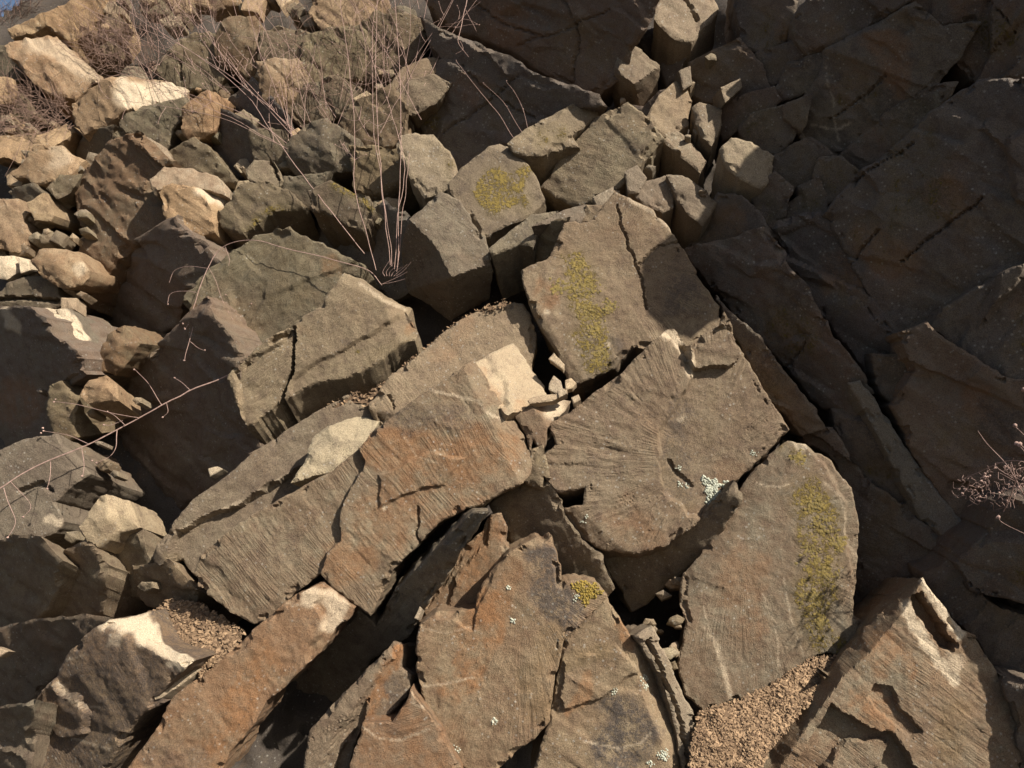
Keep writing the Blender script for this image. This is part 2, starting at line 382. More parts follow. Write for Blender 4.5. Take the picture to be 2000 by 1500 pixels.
    for it in mk:
        ch, ln, r, am = it
        if isinstance(ln, tuple): ln = [ln, (ln[0] + 0.1, ln[1])]
        wob = 0.35 * r * fbm(p3(xy / max(r * 0.8, 5)), 3, sd_ + 71)
        m_ = am * (1 - sstep(r * 0.45, r, polydist(ln, xy) + wob))
        c = 'sypk'.index(ch)
        A[:len(xy), c] = np.maximum(A[:len(xy), c], m_) if am > 0 else np.clip(A[:len(xy), c] + m_, 0, 1)
    ca_ = me.color_attributes.new('marks', 'FLOAT_COLOR', 'POINT'); ca_.data.foreach_set('color', A.ravel())
    G = np.zeros((len(VV), 3)); G[:len(xy)] = grain
    pk = np.arange(nl) * g * s
    for k in range(1, K + 1):
        a_ = len(V) + (k - 1) * nl; G[a_:a_ + nl] = np.column_stack([pk, np.full(nl, el * (k / K) ** 1.25 * 1.3), np.full(nl, 0.7)])
    ga = me.attributes.new('grain', 'FLOAT_VECTOR', 'POINT'); ga.data.foreach_set('vector', G.ravel())
    o = bpy.data.objects.new(name, me); COL.objects.link(o); o.location = o_cen
    if parent is not None: o.parent = parent; o.location = Vector(o_cen) - parent.location
    else: tag(o, label, cat, group)
    if key: ROCKS[key] = (o, xy, V, n)
    return o
# ---------------------------------------------------------------- the ground and the bank behind the stones
def build_setting():
    V, Fc = [], []
    xs = np.arange(-900, 2901, 13.0); ys = np.arange(-420, 2700, 13.0)
    gx, gy = np.meshgrid(xs, ys); xy = np.column_stack([gx.ravel(), gy.ravel()])
    jit = 4 * np.column_stack([vnoise(p3(xy / 30), 5), vnoise(p3(xy / 30), 6)]); xy = xy + jit
    D = bank(xy) + 0.36
    D = D + np.where(xy[:, 1] > 1500, -(xy[:, 1] - 1500) * 0.0004, 0)
    D = D + 0.06 * fbm(p3(xy / 150), 4, 8) + 0.03 * fbm(p3(xy / 40), 3, 9)
    D = D + 0.03 * np.abs(fbm(p3(xy / 70), 4, 23)) + 0.012 * fbm(p3(xy / 18), 3, 29)
    D = D + np.where(xy[:, 1] < 0, -xy[:, 1] * 0.0012, 0)
    V = unproj(xy, D); nx = len(xs)
    for j in range(len(ys) - 1):
        for i in range(nx - 1):
            a = j * nx + i
            cx, cy = xy[a]
            if cy < 20 - 0.55 * cx: continue
            if V[a][2] < -0.3: continue
            Fc.append((a + nx, a + nx + 1, a + 1, a))
    me = mesh_from('hillside', V, Fc, M_HILL, True, 75)
    o = bpy.data.objects.new('hillside', me); COL.objects.link(o); tag(o, kind='structure')
    g = mesh_from('ground', [(-400, -400, 0), (400, -400, 0), (400, 400, 0), (-400, 400, 0)], [(0, 1, 2, 3)], M_ROAD, False)
    o = bpy.data.objects.new('ground', g); COL.objects.link(o); tag(o, kind='structure')
build_setting()

# ---------------------------------------------------------------- slabs in the middle and lower half
rock('rock_slab', 'large flat slab with fan-shaped fracture ridges and a pale round lichen rosette',
     [(1073, 829), (1107, 808), (1140, 786), (1205, 735), (1245, 700), (1276, 668), (1302, 642), (1319, 640), (1343, 679), (1356, 664), (1398, 640), (1412, 612), (1432, 650),
      (1470, 712), (1508, 772), (1548, 837), (1500, 886), (1440, 944), (1385, 1000), (1340, 1040), (1302, 1068), (1242, 1083), (1182, 1075), (1122, 1040),
      (1101, 996), (1137, 985), (1142, 953), (1080, 963), (1063, 927), (1066, 890), (1086, 868)],
     yp=(0, 5), out=0.15, ext=(0.03, 0.20, -0.06), g=3.4, hk=('rad', 1385, 905), ha=1.6, und=0.7, st=0.22, dk=0.3, key='fan', shrink=0.0,
     up=[([(1350, 735), (1325, 790), (1292, 840), (1290, 900), (1305, 960), (1350, 1010), (1420, 1000), (1600, 850), (1440, 640), (1360, 640)], -0.022, 5),
         ([(1345, 692), (1350, 718), (1422, 714), (1447, 698), (1434, 645), (1412, 600), (1345, 655)], 0.03, 2.5),
         ([(1296, 652), (1302, 640), (1325, 640), (1352, 700), (1344, 735), (1335, 700), (1312, 664)], -0.018, 6)],
     ck=[([(1310, 905), (1330, 930), (1352, 950)], 5, 0.01)],
     mk=[('k', [(1330, 800), (1320, 880), (1330, 960)], 40, 0.7), ('s', (1240, 1030), 70, 0.5), ('s', (1430, 930), 60, 0.4), ('y', [(1320, 870), (1310, 940), (1345, 985)], 22, 0.55),
         ('p', [(1296, 655), (1316, 648), (1345, 700), (1349, 728)], 13, 0.7), ('y', [(1395, 760), (1385, 860)], 14, 0.35), ('p', (1332, 817), 9, 0.5)])  # pale stroke at the upper corner lightens its sunlit side face
rock('rock_block', 'wedge of dark stone in the shade directly under the fan-ridged slab',
     [(1171, 1080), (1234, 1195), (1262, 1182), (1350, 1108), (1402, 1052), (1452, 975), (1430, 945), (1340, 1030), (1240, 1070)], yp=(-26, -16), out=-.03, ext=(0, .3, -.06), ter=0.6, st=.1,
     mk=[('y', [(1262, 1175), (1350, 1100)], 16, 0.6)])
rock('rock_block', 'big block with a yellow lichen stripe and a thin diagonal crack',
     [(1017, 527), (1077, 497), (1082, 478), (1105, 437), (1126, 430), (1150, 430), (1175, 406), (1197, 372), (1227, 388), (1273, 413), (1322, 458), (1345, 500), (1377, 560),
      (1402, 598), (1408, 640), (1350, 680), (1290, 690), (1241, 680), (1203, 714), (1160, 738), (1136, 749), (1115, 749), (1105, 721), (1091, 686), (1059, 640), (1035, 590), (1021, 560)],
     yp=(2, 8), out=0.11, ext=(0.06, 0.34, -0.12), g=3.4, key='stripe', hk=('rad', 1190, 520), ha=0.8, und=0.8, st=0.18, dk=0.2,
     ck=[([(1205, 400), (1212, 440), (1228, 480), (1243, 520), (1253, 548), (1262, 600)], 2.6, 0.012), ([(1245, 520), (1285, 480), (1330, 470)], 2.6, 0.008)],
     mk=[('y', [(1130, 510), (1140, 560), (1150, 640), (1170, 700)], 52, 0.95), ('y', [(1125, 530), (1135, 590)], 30, 1.0), ('p', [(1228, 390), (1275, 416), (1318, 455)], 9, 0.9),
         ('s', (1070, 575), 45, 0.6), ('k', (1180, 690), 60, 0.8), ('k', (1330, 580), 70, 0.8), ('p', (1186, 672), 8, .5), ('p', (1068, 609), 7, .6)])
rock('rock_slab', 'long leaning slab with orange stain and a thin white vein near its top',
     [(926, 700), (947, 735), (965, 765), (986, 794), (1000, 820), (1028, 855), (1042, 905), (1025, 945), (1000, 955), (958, 980), (870, 1012), (820, 1060), (772, 1115), (745, 1170), (727, 1200),
      (690, 1172), (650, 1143), (627, 1119), (567, 1167), (518, 1213), (497, 1218), (437, 1188), (381, 1150), (373, 1122), (385, 1090), (430, 1048), (490, 1008), (546, 975), (600, 945), (650, 917),
      (713, 868), (720, 847), (765, 815), (846, 760), (895, 728)],
     yp=(-2, 5), out=0.15, ext=(0.0, 0.24, -0.03), g=3.4, hk=('dir', 52), ha=1.0, und=0.9, ter=0.35, st=0.3, dk=0.22, key='long', shrink=0.0,
     up=[([(700, 870), (715, 900), (690, 950), (668, 1000), (665, 1060), (640, 1085), (620, 1125), (730, 1215), (1060, 960), (1010, 800), (900, 690)], 0.022, 3),
         ([(745, 930), (790, 905), (850, 880), (905, 900), (870, 945), (800, 960), (745, 985)], 0.010, 3), ([(372, 1080), (430, 1120), (470, 1170), (430, 1210), (360, 1150)], -0.008, 12)],
     ck=[([(820, 990), (816, 1040), (820, 1062)], 4, 0.012)],
     mk=[('s', [(760, 870), (850, 880), (960, 880)], 60, 0.8), ('s', [(680, 1080), (780, 960), (900, 960)], 80, 0.7), ('p', [(846, 764), (880, 772), (935, 784), (950, 805), (985, 822)], 6, 1.0),
         ('p', [(790, 850), (815, 890), (860, 905)], 3.5, .6), ('k', [(800, 820), (900, 810)], 40, 0.6), ('k', [(440, 1100), (560, 1050)], 60, .35), ('s', (760, 1060), 50, .7), ('p', (754, 990), 5, .8)])
rock('rock_slab', 'smooth tilted strip of slab ending in shade above the long orange slab',
     [(720, 787), (760, 740), (818, 692), (874, 640), (923, 611), (985, 590), (1022, 592), (1052, 650), (1040, 720), (1000, 760), (930, 770), (846, 790), (765, 840), (738, 830), (722, 812)],
     yp=(3, 10), out=0.03, ext=(0, .3, -.08), und=0.6, hk=('dir', 52), ha=0.5, st=0.2, dk=0.2, pa=0.1, ck=[([(757, 770), (770, 800)], 3, .012)], mk=[('s', [(860, 690), (910, 640)], 30, .4)])
rock('rock_slab', 'layered lower slab edge left of the long orange slab with pale ledge lines',
     [(738, 822), (720, 786), (686, 766), (612, 805), (553, 843), (497, 878), (448, 927), (378, 973), (343, 1018), (290, 1088), (304, 1108), (345, 1095), (374, 1132), (420, 1120), (546, 1000), (650, 940), (740, 870)],
     yp=(0, 10), out=0.06, ext=(0.04, .3, -.07), g=3.6, ter=0.5, hk=('dir', -36), ha=0.5, st=.12, dk=.25,
     up=[([(332, 1100), (343, 1040), (400, 1010), (483, 976), (530, 945), (577, 920), (630, 905), (700, 871), (760, 860), (740, 900), (560, 1040), (380, 1150)], -0.035, 3)],
     mk=[('p', [(343, 1040), (400, 1010), (483, 976), (530, 946), (577, 920), (630, 908), (700, 871)], 8, 0.8), ('k', (640, 880), 40, .8), ('y', (330, 1090), 16, .6)])  # long pale stroke lightens the sunlit edge of the ledge
rock('rock_flake', 'whitish wedge-shaped flake lying along the top edge of the long slab',
     [(612, 850, -.02), (640, 829), (700, 815, -.05), (741, 824, -.03), (715, 866), (655, 916), (602, 932), (566, 940), (590, 905)], yp=(8, 30), out=0.13, ext=(.02, .12, -.04),
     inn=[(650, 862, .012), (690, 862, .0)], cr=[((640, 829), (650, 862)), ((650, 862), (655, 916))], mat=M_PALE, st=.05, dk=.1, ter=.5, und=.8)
rock('rock_block', 'pale flat-topped block catching full sun between the two biggest slabs',
     [(928, 702), (965, 684), (1003, 668), (1021, 690), (1045, 728), (1070, 760), (1074, 775), (1040, 785), (1020, 802), (996, 808), (986, 796), (965, 765), (946, 735)], yp=(40, 42), out=0.10, ext=(-.08, .22, -.16),
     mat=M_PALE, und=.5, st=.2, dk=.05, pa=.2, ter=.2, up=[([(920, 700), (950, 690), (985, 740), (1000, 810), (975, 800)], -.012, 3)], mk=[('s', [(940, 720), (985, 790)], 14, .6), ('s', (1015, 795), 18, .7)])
rock('rock_block', 'small block with a sunlit tan top wedged against the left corner of the fan-ridged slab',
     [(1018, 797, -.02), (1060, 768, -.12), (1115, 783, -.14), (1101, 805, -.09), (1070, 835), (1068, 868), (1058, 885), (1042, 861), (1038, 892), (1028, 850), (1000, 812)], inn=[(1038, 793, 0), (1056, 811, 0)],
     cr=[((1000, 812), (1038, 793)), ((1038, 793), (1056, 811)), ((1056, 811), (1070, 835))], yp=(-4, 4), out=0.13, ext=(0, .2, -.06), und=.5, st=.25, dk=.2, mk=[('p', (1085, 800), 32, .8), ('s', (1060, 795), 18, .5)])
rock('rock_block', 'small dark block half hidden in the gap below the sunlit tan-topped block', [(1038, 880), (1062, 870), (1075, 935), (1062, 930), (1058, 960), (1030, 950), (1020, 930)], yp=(-12, 0), out=.09, ext=(0, .2, -.05), mk=[('y', (1055, 900), 14, .7)])
rock('rock_slab', 'leaf-shaped slab with rust streaks and a yellow lichen tuft at its right tip',
     [(1045, 1050), (1062, 1056), (1077, 1048), (1080, 1070), (1098, 1108), (1101, 1136), (1140, 1134), (1168, 1142), (1186, 1166), (1140, 1213), (1105, 1248), (1094, 1290), (1086, 1318), (1080, 1360), (1073, 1405),
      (1045, 1440), (982, 1497), (960, 1530), (918, 1520), (877, 1455), (850, 1410), (832, 1381), (821, 1342), (811, 1307), (811, 1265), (821, 1220), (846, 1199), (874, 1196), (926, 1188), (930, 1164), (958, 1115), (982, 1087), (1000, 1078)],
     yp=(-3, 6), out=0.13, ext=(0.0, .2, -.03), g=3.4, hk=('rad', 1020, 1130), ha=0.9, und=0.8, ter=.25, st=.35, dk=.2, key='leaf', shrink=0.0,
     up=[([(800, 1200), (870, 1205), (925, 1230), (930, 1200), (950, 1150), (1000, 1060), (780, 1060)], -0.008, 3)],
     mk=[('s', [(960, 1180), (920, 1260), (900, 1330)], 55, 1.0), ('s', [(1000, 1110), (985, 1180)], 35, .6), ('k', [(1060, 1090), (1070, 1160), (1110, 1190)], 50, .9), ('p', [(826, 1342), (870, 1336), (925, 1322)], 4, .9),
         ('p', [(822, 1225), (870, 1238), (920, 1225)], 3.5, .6), ('y', [(1075, 1250), (1040, 1330), (1060, 1390)], 40, .55), ('s', (900, 1430), 50, .5), ('p', (966, 1408), 8, .8)])
rock('rock_flake', 'narrow reddish flake standing behind the leaf-shaped slab',
     [(961, 1006), (982, 1003), (990, 1027), (986, 1059), (1000, 1080), (965, 1120), (935, 1170), (926, 1192), (870, 1205), (815, 1222), (825, 1185), (846, 1150), (874, 1108), (892, 1083), (940, 1041)], yp=(-6, 4), out=0.085, ext=(0, .2, -.04),
     hk=('dir', 115), ha=1.2, st=.5, dk=.15, up=[([(800, 1240), (870, 1100), (960, 1000), (950, 1060), (890, 1130), (860, 1210)], -.014, 3)], mk=[('s', [(960, 1030), (900, 1140)], 30, .8)])
rock('rock_block', 'shadowed block behind the leaf-shaped slab and below the fan-ridged slab',
     [(950, 990), (1040, 935), (1075, 945), (1105, 1010), (1135, 1050), (1175, 1085), (1200, 1150), (1180, 1175), (1090, 1170), (1040, 1110), (990, 1090), (980, 1027)], yp=(-26, -14), out=-.03, ext=(0, .25, 0), st=.1, mk=[('y', (1135, 1110), 40, .6)])
rock('rock_block', 'angular block at the bottom centre with a dark crusted face and pale vein',
     [(1183, 1166), (1200, 1193), (1241, 1251), (1280, 1290, -.05), (1301, 1345, -.06), (1330, 1420, -.06), (1347, 1520, -.06), (1318, 1520), (1040, 1525), (1060, 1440), (1075, 1400), (1090, 1318), (1096, 1290), (1105, 1250), (1140, 1213)],
     inn=[(1215, 1250), (1245, 1310), (1262, 1380), (1290, 1440)], cr=[((1200, 1193), (1215, 1250)), ((1215, 1250), (1245, 1310)), ((1245, 1310), (1262, 1380)), ((1262, 1380), (1290, 1440)), ((1290, 1440), (1318, 1520))],
     yp=(-4, 6), out=.09, ext=(0, .3, -.05), ter=.55, st=.25, dk=.15, key='angular',
     up=[([(1100, 1295), (1150, 1280), (1205, 1262), (1245, 1310), (1200, 1345), (1140, 1375), (1095, 1390)], .012, 3)],
     mk=[('k', [(1200, 1380), (1240, 1440), (1190, 1480)], 60, 1.0), ('k', (1250, 1420), 40, .9), ('p', [(1140, 1448), (1210, 1462), (1250, 1452), (1272, 1430)], 4, .9), ('s', [(1150, 1330), (1120, 1380)], 26, .7), ('y', [(1095, 1300), (1150, 1275), (1190, 1270)], 20, .7), ('s', [(1215, 1220), (1230, 1260)], 20, .8)])
rock('rock_flake', 'thin tan plate standing on edge right of the angular bottom block', [(1246, 1240), (1276, 1222), (1301, 1272), (1325, 1325), (1354, 1390), (1362, 1425), (1352, 1520), (1336, 1520), (1322, 1430), (1310, 1380), (1285, 1310)],
     yp=(24, 6), out=.08, ext=(-.03, .2, -.05), und=.5, st=.2, dk=.15, pa=.15, ck=[([(1268, 1250), (1300, 1330), (1335, 1420), (1345, 1500)], 4, .03)], mk=[('y', (1300, 1310), 30, .45), ('p', [(1278, 1228), (1320, 1320), (1356, 1410)], 7, .6)])
rock('rock_slab', 'tall rounded slab with olive lichen band and forked white veins beside the gravel pocket',
     [(1541, 861), (1576, 864), (1592, 884), (1629, 899), (1638, 917), (1671, 952), (1680, 1020), (1685, 1090), (1678, 1140), (1668, 1199), (1690, 1213), (1668, 1250), (1643, 1279), (1608, 1276), (1573, 1292), (1517, 1335), (1450, 1367), (1372, 1391),
      (1342, 1360), (1324, 1300), (1338, 1220), (1328, 1171), (1338, 1125), (1370, 1087), (1405, 1038), (1415, 1000), (1475, 924), (1510, 885)],
     yp=(-4, 6), out=.07, ext=(.05, .3, -.06), g=3.4, hk=('rad', 1440, 1020), ha=1.0, und=.7, st=.3, dk=.2, key='round',
     up=[([(1560, 850), (1700, 900), (1720, 1300), (1690, 1300), (1660, 1100), (1652, 980), (1625, 930)], -.016, 5)],
     mk=[('y', [(1585, 980), (1600, 1080), (1590, 1180), (1600, 1250)], 66, .95), ('y', (1600, 1090), 50, 1.0), ('y', [(1535, 880), (1570, 900)], 20, .8), ('p', [(1374, 1185), (1388, 1235), (1398, 1260)], 4, .9), ('p', [(1398, 1255), (1412, 1300), (1428, 1365)], 11, 1.0), ('p', [(1376, 1225), (1398, 1258)], 3, .8),
         ('p', [(1490, 1160), (1512, 1215), (1520, 1265), (1518, 1320)], 3, .7), ('p', [(1530, 1130), (1545, 1210), (1570, 1280)], 3.5, .8), ('p', [(1480, 944), (1520, 952), (1540, 946)], 4, .9), ('p', [(1610, 940), (1640, 970), (1652, 1020), (1650, 1060), (1690, 1090)], 6, .6), ('p', (1565, 868), 16, .6), ('s', [(1450, 1100), (1460, 1200)], 70, .5)])
rock('rock_slab', 'smooth rust-brown slab end running out of the bottom edge, left of centre',
     [(546, 1183), (575, 1163), (626, 1143), (658, 1164), (692, 1187), (682, 1205), (652, 1230), (640, 1258), (608, 1290), (556, 1346), (521, 1367), (490, 1420), (448, 1475), (418, 1530), (228, 1530), (301, 1430), (336, 1363), (413, 1304), (469, 1255)],
     yp=(0, 8), out=.11, ext=(0, .24, -.03), shrink=0.0, g=3.6, hk=('rad', 600, 1190), ha=0.9, und=.8, st=.55, dk=.15, mat=M_RUST, key='rust',
     up=[([(612, 1180), (630, 1206), (626, 1240), (604, 1262), (600, 1310), (720, 1260), (720, 1150), (640, 1140)], -.016, 5)],
     mk=[('p', [(600, 1160), (660, 1180), (650, 1220)], 26, .7), ('p', [(560, 1180), (612, 1185)], 7, .5), ('s', [(520, 1280), (450, 1420), (420, 1480)], 50, .9), ('k', [(300, 1480), (380, 1490)], 40, .5)])
rock('rock_block', 'shaded underside ledge in the deep gap below the long orange slab',
     [(735, 1225), (700, 1180), (655, 1222), (612, 1282), (556, 1340), (490, 1415), (420, 1540), (660, 1540), (660, 1430), (690, 1365), (722, 1292), (800, 1245), (830, 1190), (900, 1080), (960, 1000), (930, 1000), (770, 1150)], yp=(-28, -21), out=-.11, ext=(0, .25, 0), ter=.5, hk=('dir', -52), st=.12)
rock('rock_flake', 'bundle of thin upright plates with an orange tip left of the leaf-shaped slab',
     [(648, 1374), (700, 1325), (769, 1256), (787, 1261), (783, 1304), (804, 1320), (802, 1350), (769, 1390), (740, 1412), (704, 1414), (690, 1460), (672, 1535), (590, 1535), (605, 1430)], yp=(-2, 6), out=.08, ext=(.04, .25, -.08), und=.6, st=.2, dk=.2, hk=('dir', -46), ha=1.6,
     up=[([(640, 1390), (760, 1260), (772, 1285), (720, 1350), (660, 1430), (620, 1530), (590, 1530), (600, 1430)], .014, 2.5), ([(690, 1400), (720, 1370), (700, 1440), (660, 1540), (640, 1540)], -.02, 2.5)],
     mk=[('s', [(778, 1270), (745, 1330), (720, 1400)], 18, 1.0), ('k', (770, 1350), 34, .6), ('s', (715, 1395), 12, .9), ('s', (755, 1360), 8, 1)])
rock('rock_slab', 'red-brown rock face at the bottom edge between the upright plates and leaf slab',
     [(803, 1346), (832, 1384), (860, 1426), (884, 1465), (912, 1535), (670, 1535), (699, 1444), (704, 1412), (765, 1410), (788, 1380)], yp=(-3, 8), out=.10, ext=(0, .25, -.04), hk=('dir', -20), st=.75, dk=.2, mat=M_RUST, ter=.3,
     mk=[('p', [(704, 1418), (740, 1444), (780, 1446), (840, 1424)], 4.5, .9), ('p', [(804, 1348), (808, 1375), (832, 1384)], 5, .8), ('k', (760, 1420), 30, .5)])
rock('boulder', 'dark brown boulder with a bright pale top rim at the lower left',
     [(206, 1213, -.02), (280, 1204, -.13), (318, 1262, -.07), (373, 1296), (335, 1330), (304, 1360), (306, 1378), (273, 1402), (245, 1440), (190, 1535), (66, 1535), (66, 1465), (52, 1455), (48, 1391), (76, 1355), (105, 1325), (122, 1283), (160, 1245)],
     inn=[(252, 1250, 0), (334, 1293, 0), (200, 1238, 0), (105, 1400, -.05), (140, 1475, -.02), (150, 1320, .01)], cr=[((206, 1213), (252, 1250)), ((252, 1250), (334, 1293)), ((334, 1293), (373, 1296))],
     yp=(-24, -2), out=.12, ext=(.05, .3, -.05), ter=.4, und=.6, st=.3, dk=.75, mat=M_RUST, hk=('dir', 60), ha=.5, key='boulder',
     up=[([(85, 1345), (110, 1330), (150, 1365), (175, 1390), (170, 1430), (130, 1440), (100, 1400)], .02, 3)],
     mk=[('p', [(206, 1214), (265, 1225), (320, 1275), (372, 1296)], 24, 1.0), ('p', [(115, 1332), (130, 1352), (170, 1380), (190, 1382)], 4, .9), ('p', [(130, 1290), (170, 1278)], 4, .7), ('p', [(140, 1440), (190, 1455), (220, 1462)], 5, .8), ('p', (225, 1250), 20, .5), ('k', (90, 1410), 36, .5)])
rock('rock_flake', 'slim sunlit flake lying between the lower left boulder and rust-brown slab', [(298, 1355), (335, 1328), (371, 1302), (394, 1306), (360, 1333), (316, 1362), (302, 1366)], yp=(5, 22), out=.15, ext=(.02, .10, -.05), st=.15, dk=.1, pa=.35)
rock('rock_slab', 'sunlit slab at the lower right with a rectangular dark notch near its apex',
     [(1804, 1130), (1840, 1180), (1880, 1233), (1908, 1240), (1935, 1290), (1962, 1335), (1992, 1420), (2010, 1535), (1462, 1535, -.0), (1500, 1460, -.05), (1560, 1386, -.06), (1640, 1288, -.06), (1685, 1230, -.06), (1760, 1165, -.03)],
     inn=[(1768, 1192, 0), (1700, 1272, 0), (1645, 1322, 0), (1560, 1440, 0), (1512, 1520, 0)], cr=[((1804, 1130), (1768, 1192)), ((1768, 1192), (1700, 1272)), ((1700, 1272), (1645, 1322)), ((1645, 1322), (1560, 1440)), ((1560, 1440), (1512, 1520))],
     yp=(-6, 7), out=.12, ext=(.05, .3, -.06), g=3.6, hk=('dir', 38), ha=1.2, ter=.3, und=1.0, st=.4, dk=.2, key='notch',
     up=[([(1779, 1168), (1800, 1160), (1822, 1190), (1845, 1236), (1876, 1262), (1862, 1272), (1832, 1262), (1808, 1222), (1790, 1195)], -.05, 2.0),
         ([(1625, 1370), (1650, 1397), (1700, 1425), (1745, 1432), (1775, 1470), (1800, 1540), (1520, 1540), (1590, 1440)], -.035, 3), ([(1710, 1335), (1740, 1345), (1760, 1390), (1800, 1425), (1780, 1440), (1720, 1395), (1690, 1360)], -.016, 3),
         ([(1640, 1470), (1670, 1450), (1740, 1450), (1720, 1500), (1660, 1540), (1600, 1540)], .018, 3)],
     mk=[('p', [(1804, 1134), (1845, 1195), (1878, 1240)], 13, 1.0), ('p', [(1770, 1185), (1800, 1245), (1850, 1312), (1868, 1330)], 15, .9), ('p', (1865, 1290), 26, .6), ('s', [(1720, 1270), (1770, 1310)], 50, .8), ('s', [(1680, 1370), (1720, 1400)], 50, .8), ('y', [(1860, 1390), (1850, 1470)], 40, .6), ('k', (1800, 1420), 50, .4)])
GROW[0] = 3.0
# ---------------------------------------------------------------- upper left blocks
rock('rock_slab', 'olive-tinted slab with a dry arching twig lying across it',
     [(366, 592), (371, 570), (416, 525), (455, 490), (504, 463), (560, 450), (602, 474), (665, 497), (705, 520), (700, 552), (665, 537), (640, 590), (600, 625), (560, 646), (525, 667), (480, 705), (462, 722), (451, 690), (430, 665), (400, 628), (385, 616)],
     yp=(0, 9), out=.06, ext=(.06, .34, -.14), g=3.6, mat=M_OLIVE, hk=('dir', -40), ha=.9, st=.12, dk=.1, ye=.1, ter=.3, crag=.35, mk=[('y', [(460, 500), (560, 470), (560, 560)], 60, .45), ('s', (650, 520), 30, .5), ('s', [(385, 600), (440, 670)], 14, .4)])
rock('rock_block', 'jointed grey block with a ragged vertical crack, below the olive-tinted slab',
     [(665, 535), (698, 548), (745, 582, -.0), (795, 604, -.06), (790, 622, -.03), (811, 652, -.03), (804, 667, -.01), (780, 674), (720, 714), (667, 736), (609, 748), (546, 782), (532, 797), (500, 825), (484, 826), (465, 780), (451, 735), (458, 718), (525, 667), (562, 645), (627, 602)],
     inn=[(755, 607, 0), (765, 640, 0)], cr=[((745, 582), (755, 607)), ((755, 607), (765, 640)), ((765, 640), (780, 674))], yp=(-2, 5), out=.12, ext=(.03, .30, -.23), g=3.4, hk=('dir', -35), ha=.9, st=.12, dk=.15, ter=.25, key='joint',
     ck=[([(558, 628), (570, 645), (573, 690), (568, 730), (550, 770), (548, 810)], 4.5, .05), ([(530, 668), (560, 652), (572, 640)], 7, .03)],
     up=[([(455, 725), (540, 672), (572, 650), (575, 700), (560, 740), (540, 790), (480, 850)], -.012, 3), ([(575, 735), (700, 665), (790, 610), (830, 660), (720, 730), (560, 800)], -.012, 4)],
     mk=[('p', [(700, 551), (748, 585), (792, 604)], 8, .8), ('y', (697, 688), 9, 1.0), ('y', [(720, 700), (805, 655)], 14, .5), ('s', (800, 640), 16, .5)])
rock('rock_block', 'tall shadowed face below the overhang of the olive-tinted slab',
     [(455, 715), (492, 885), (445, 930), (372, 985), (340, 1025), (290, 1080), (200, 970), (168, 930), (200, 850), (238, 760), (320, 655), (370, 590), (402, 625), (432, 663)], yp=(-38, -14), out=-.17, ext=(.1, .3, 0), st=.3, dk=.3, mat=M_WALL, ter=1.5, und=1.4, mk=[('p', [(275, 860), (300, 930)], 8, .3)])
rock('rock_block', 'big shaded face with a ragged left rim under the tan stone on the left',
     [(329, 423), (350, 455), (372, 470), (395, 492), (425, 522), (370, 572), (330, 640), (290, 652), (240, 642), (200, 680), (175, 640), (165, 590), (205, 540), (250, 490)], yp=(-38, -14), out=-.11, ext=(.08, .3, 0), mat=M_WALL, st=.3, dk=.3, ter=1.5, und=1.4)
rock('boulder', 'crumbly tan boulder with a rough pitted face, upper left',
     [(210, 280), (273, 264), (308, 306), (334, 318), (298, 350), (290, 378), (318, 386), (330, 425), (308, 452), (245, 488), (217, 527), (170, 590), (165, 518), (152, 437), (138, 360), (190, 312)], yp=(-14, 8), out=.07, ext=(.04, .3, -.08), mat=M_OLIVE, und=2.0, ter=.6, st=.45, dk=.25, rg=4, chip=1.5)
rock('rock_block', 'tan five-sided block with a white dusted top edge, upper left',
     [(318, 370), (350, 360), (372, 362, -.03), (410, 372, -.09), (446, 387, -.10), (427, 415, -.03), (416, 452), (389, 460), (336, 438), (325, 414)], inn=[(385, 371, 0), (418, 410, 0)], cr=[((350, 360), (385, 371)), ((385, 371), (418, 410)), ((418, 410), (427, 415))],
     yp=(-6, 6), out=.12, ext=(.03, .25, -.10), mat=M_TAN, st=.25, dk=.1, hk=('dir', 40), ha=.6, mk=[('p', [(390, 372), (435, 395)], 16, .8)])
rock('rock_flake', 'thin bright flake resting on top of the five-sided tan block',
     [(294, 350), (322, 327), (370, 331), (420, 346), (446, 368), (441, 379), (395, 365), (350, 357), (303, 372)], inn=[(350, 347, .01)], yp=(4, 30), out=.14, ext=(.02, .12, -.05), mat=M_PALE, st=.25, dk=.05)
rock('rock_block', 'square olive stone half in shadow right of the five-sided tan block',
     [(424, 420), (469, 367), (504, 355), (560, 380), (592, 402), (560, 412), (520, 415), (484, 452), (430, 440)], yp=(-2, 10), out=.06, ext=(.03, .25, -.12), mat=M_OLIVE, st=.1, mk=[('y', [(484, 450), (520, 415), (560, 405)], 16, .9)])
rock('rock_block', 'wedge block with a bright white triangular top at the upper left',
     [(143, 200), (206, 158), (217, 147), (301, 161, -.09), (357, 168, -.14), (366, 178, -.14), (350, 192, -.10), (266, 219, -.02), (252, 210), (210, 240), (168, 260), (154, 241)], inn=[(251, 203, 0)], cr=[((217, 147), (251, 203)), ((251, 203), (252, 210))],
     yp=(-14, 4), out=.16, ext=(.04, .25, -.12), mat=M_TAN, st=.15, dk=.1, und=.6, key='wedge', mk=[('p', [(245, 180), (300, 185), (345, 178)], 36, 1.0)])
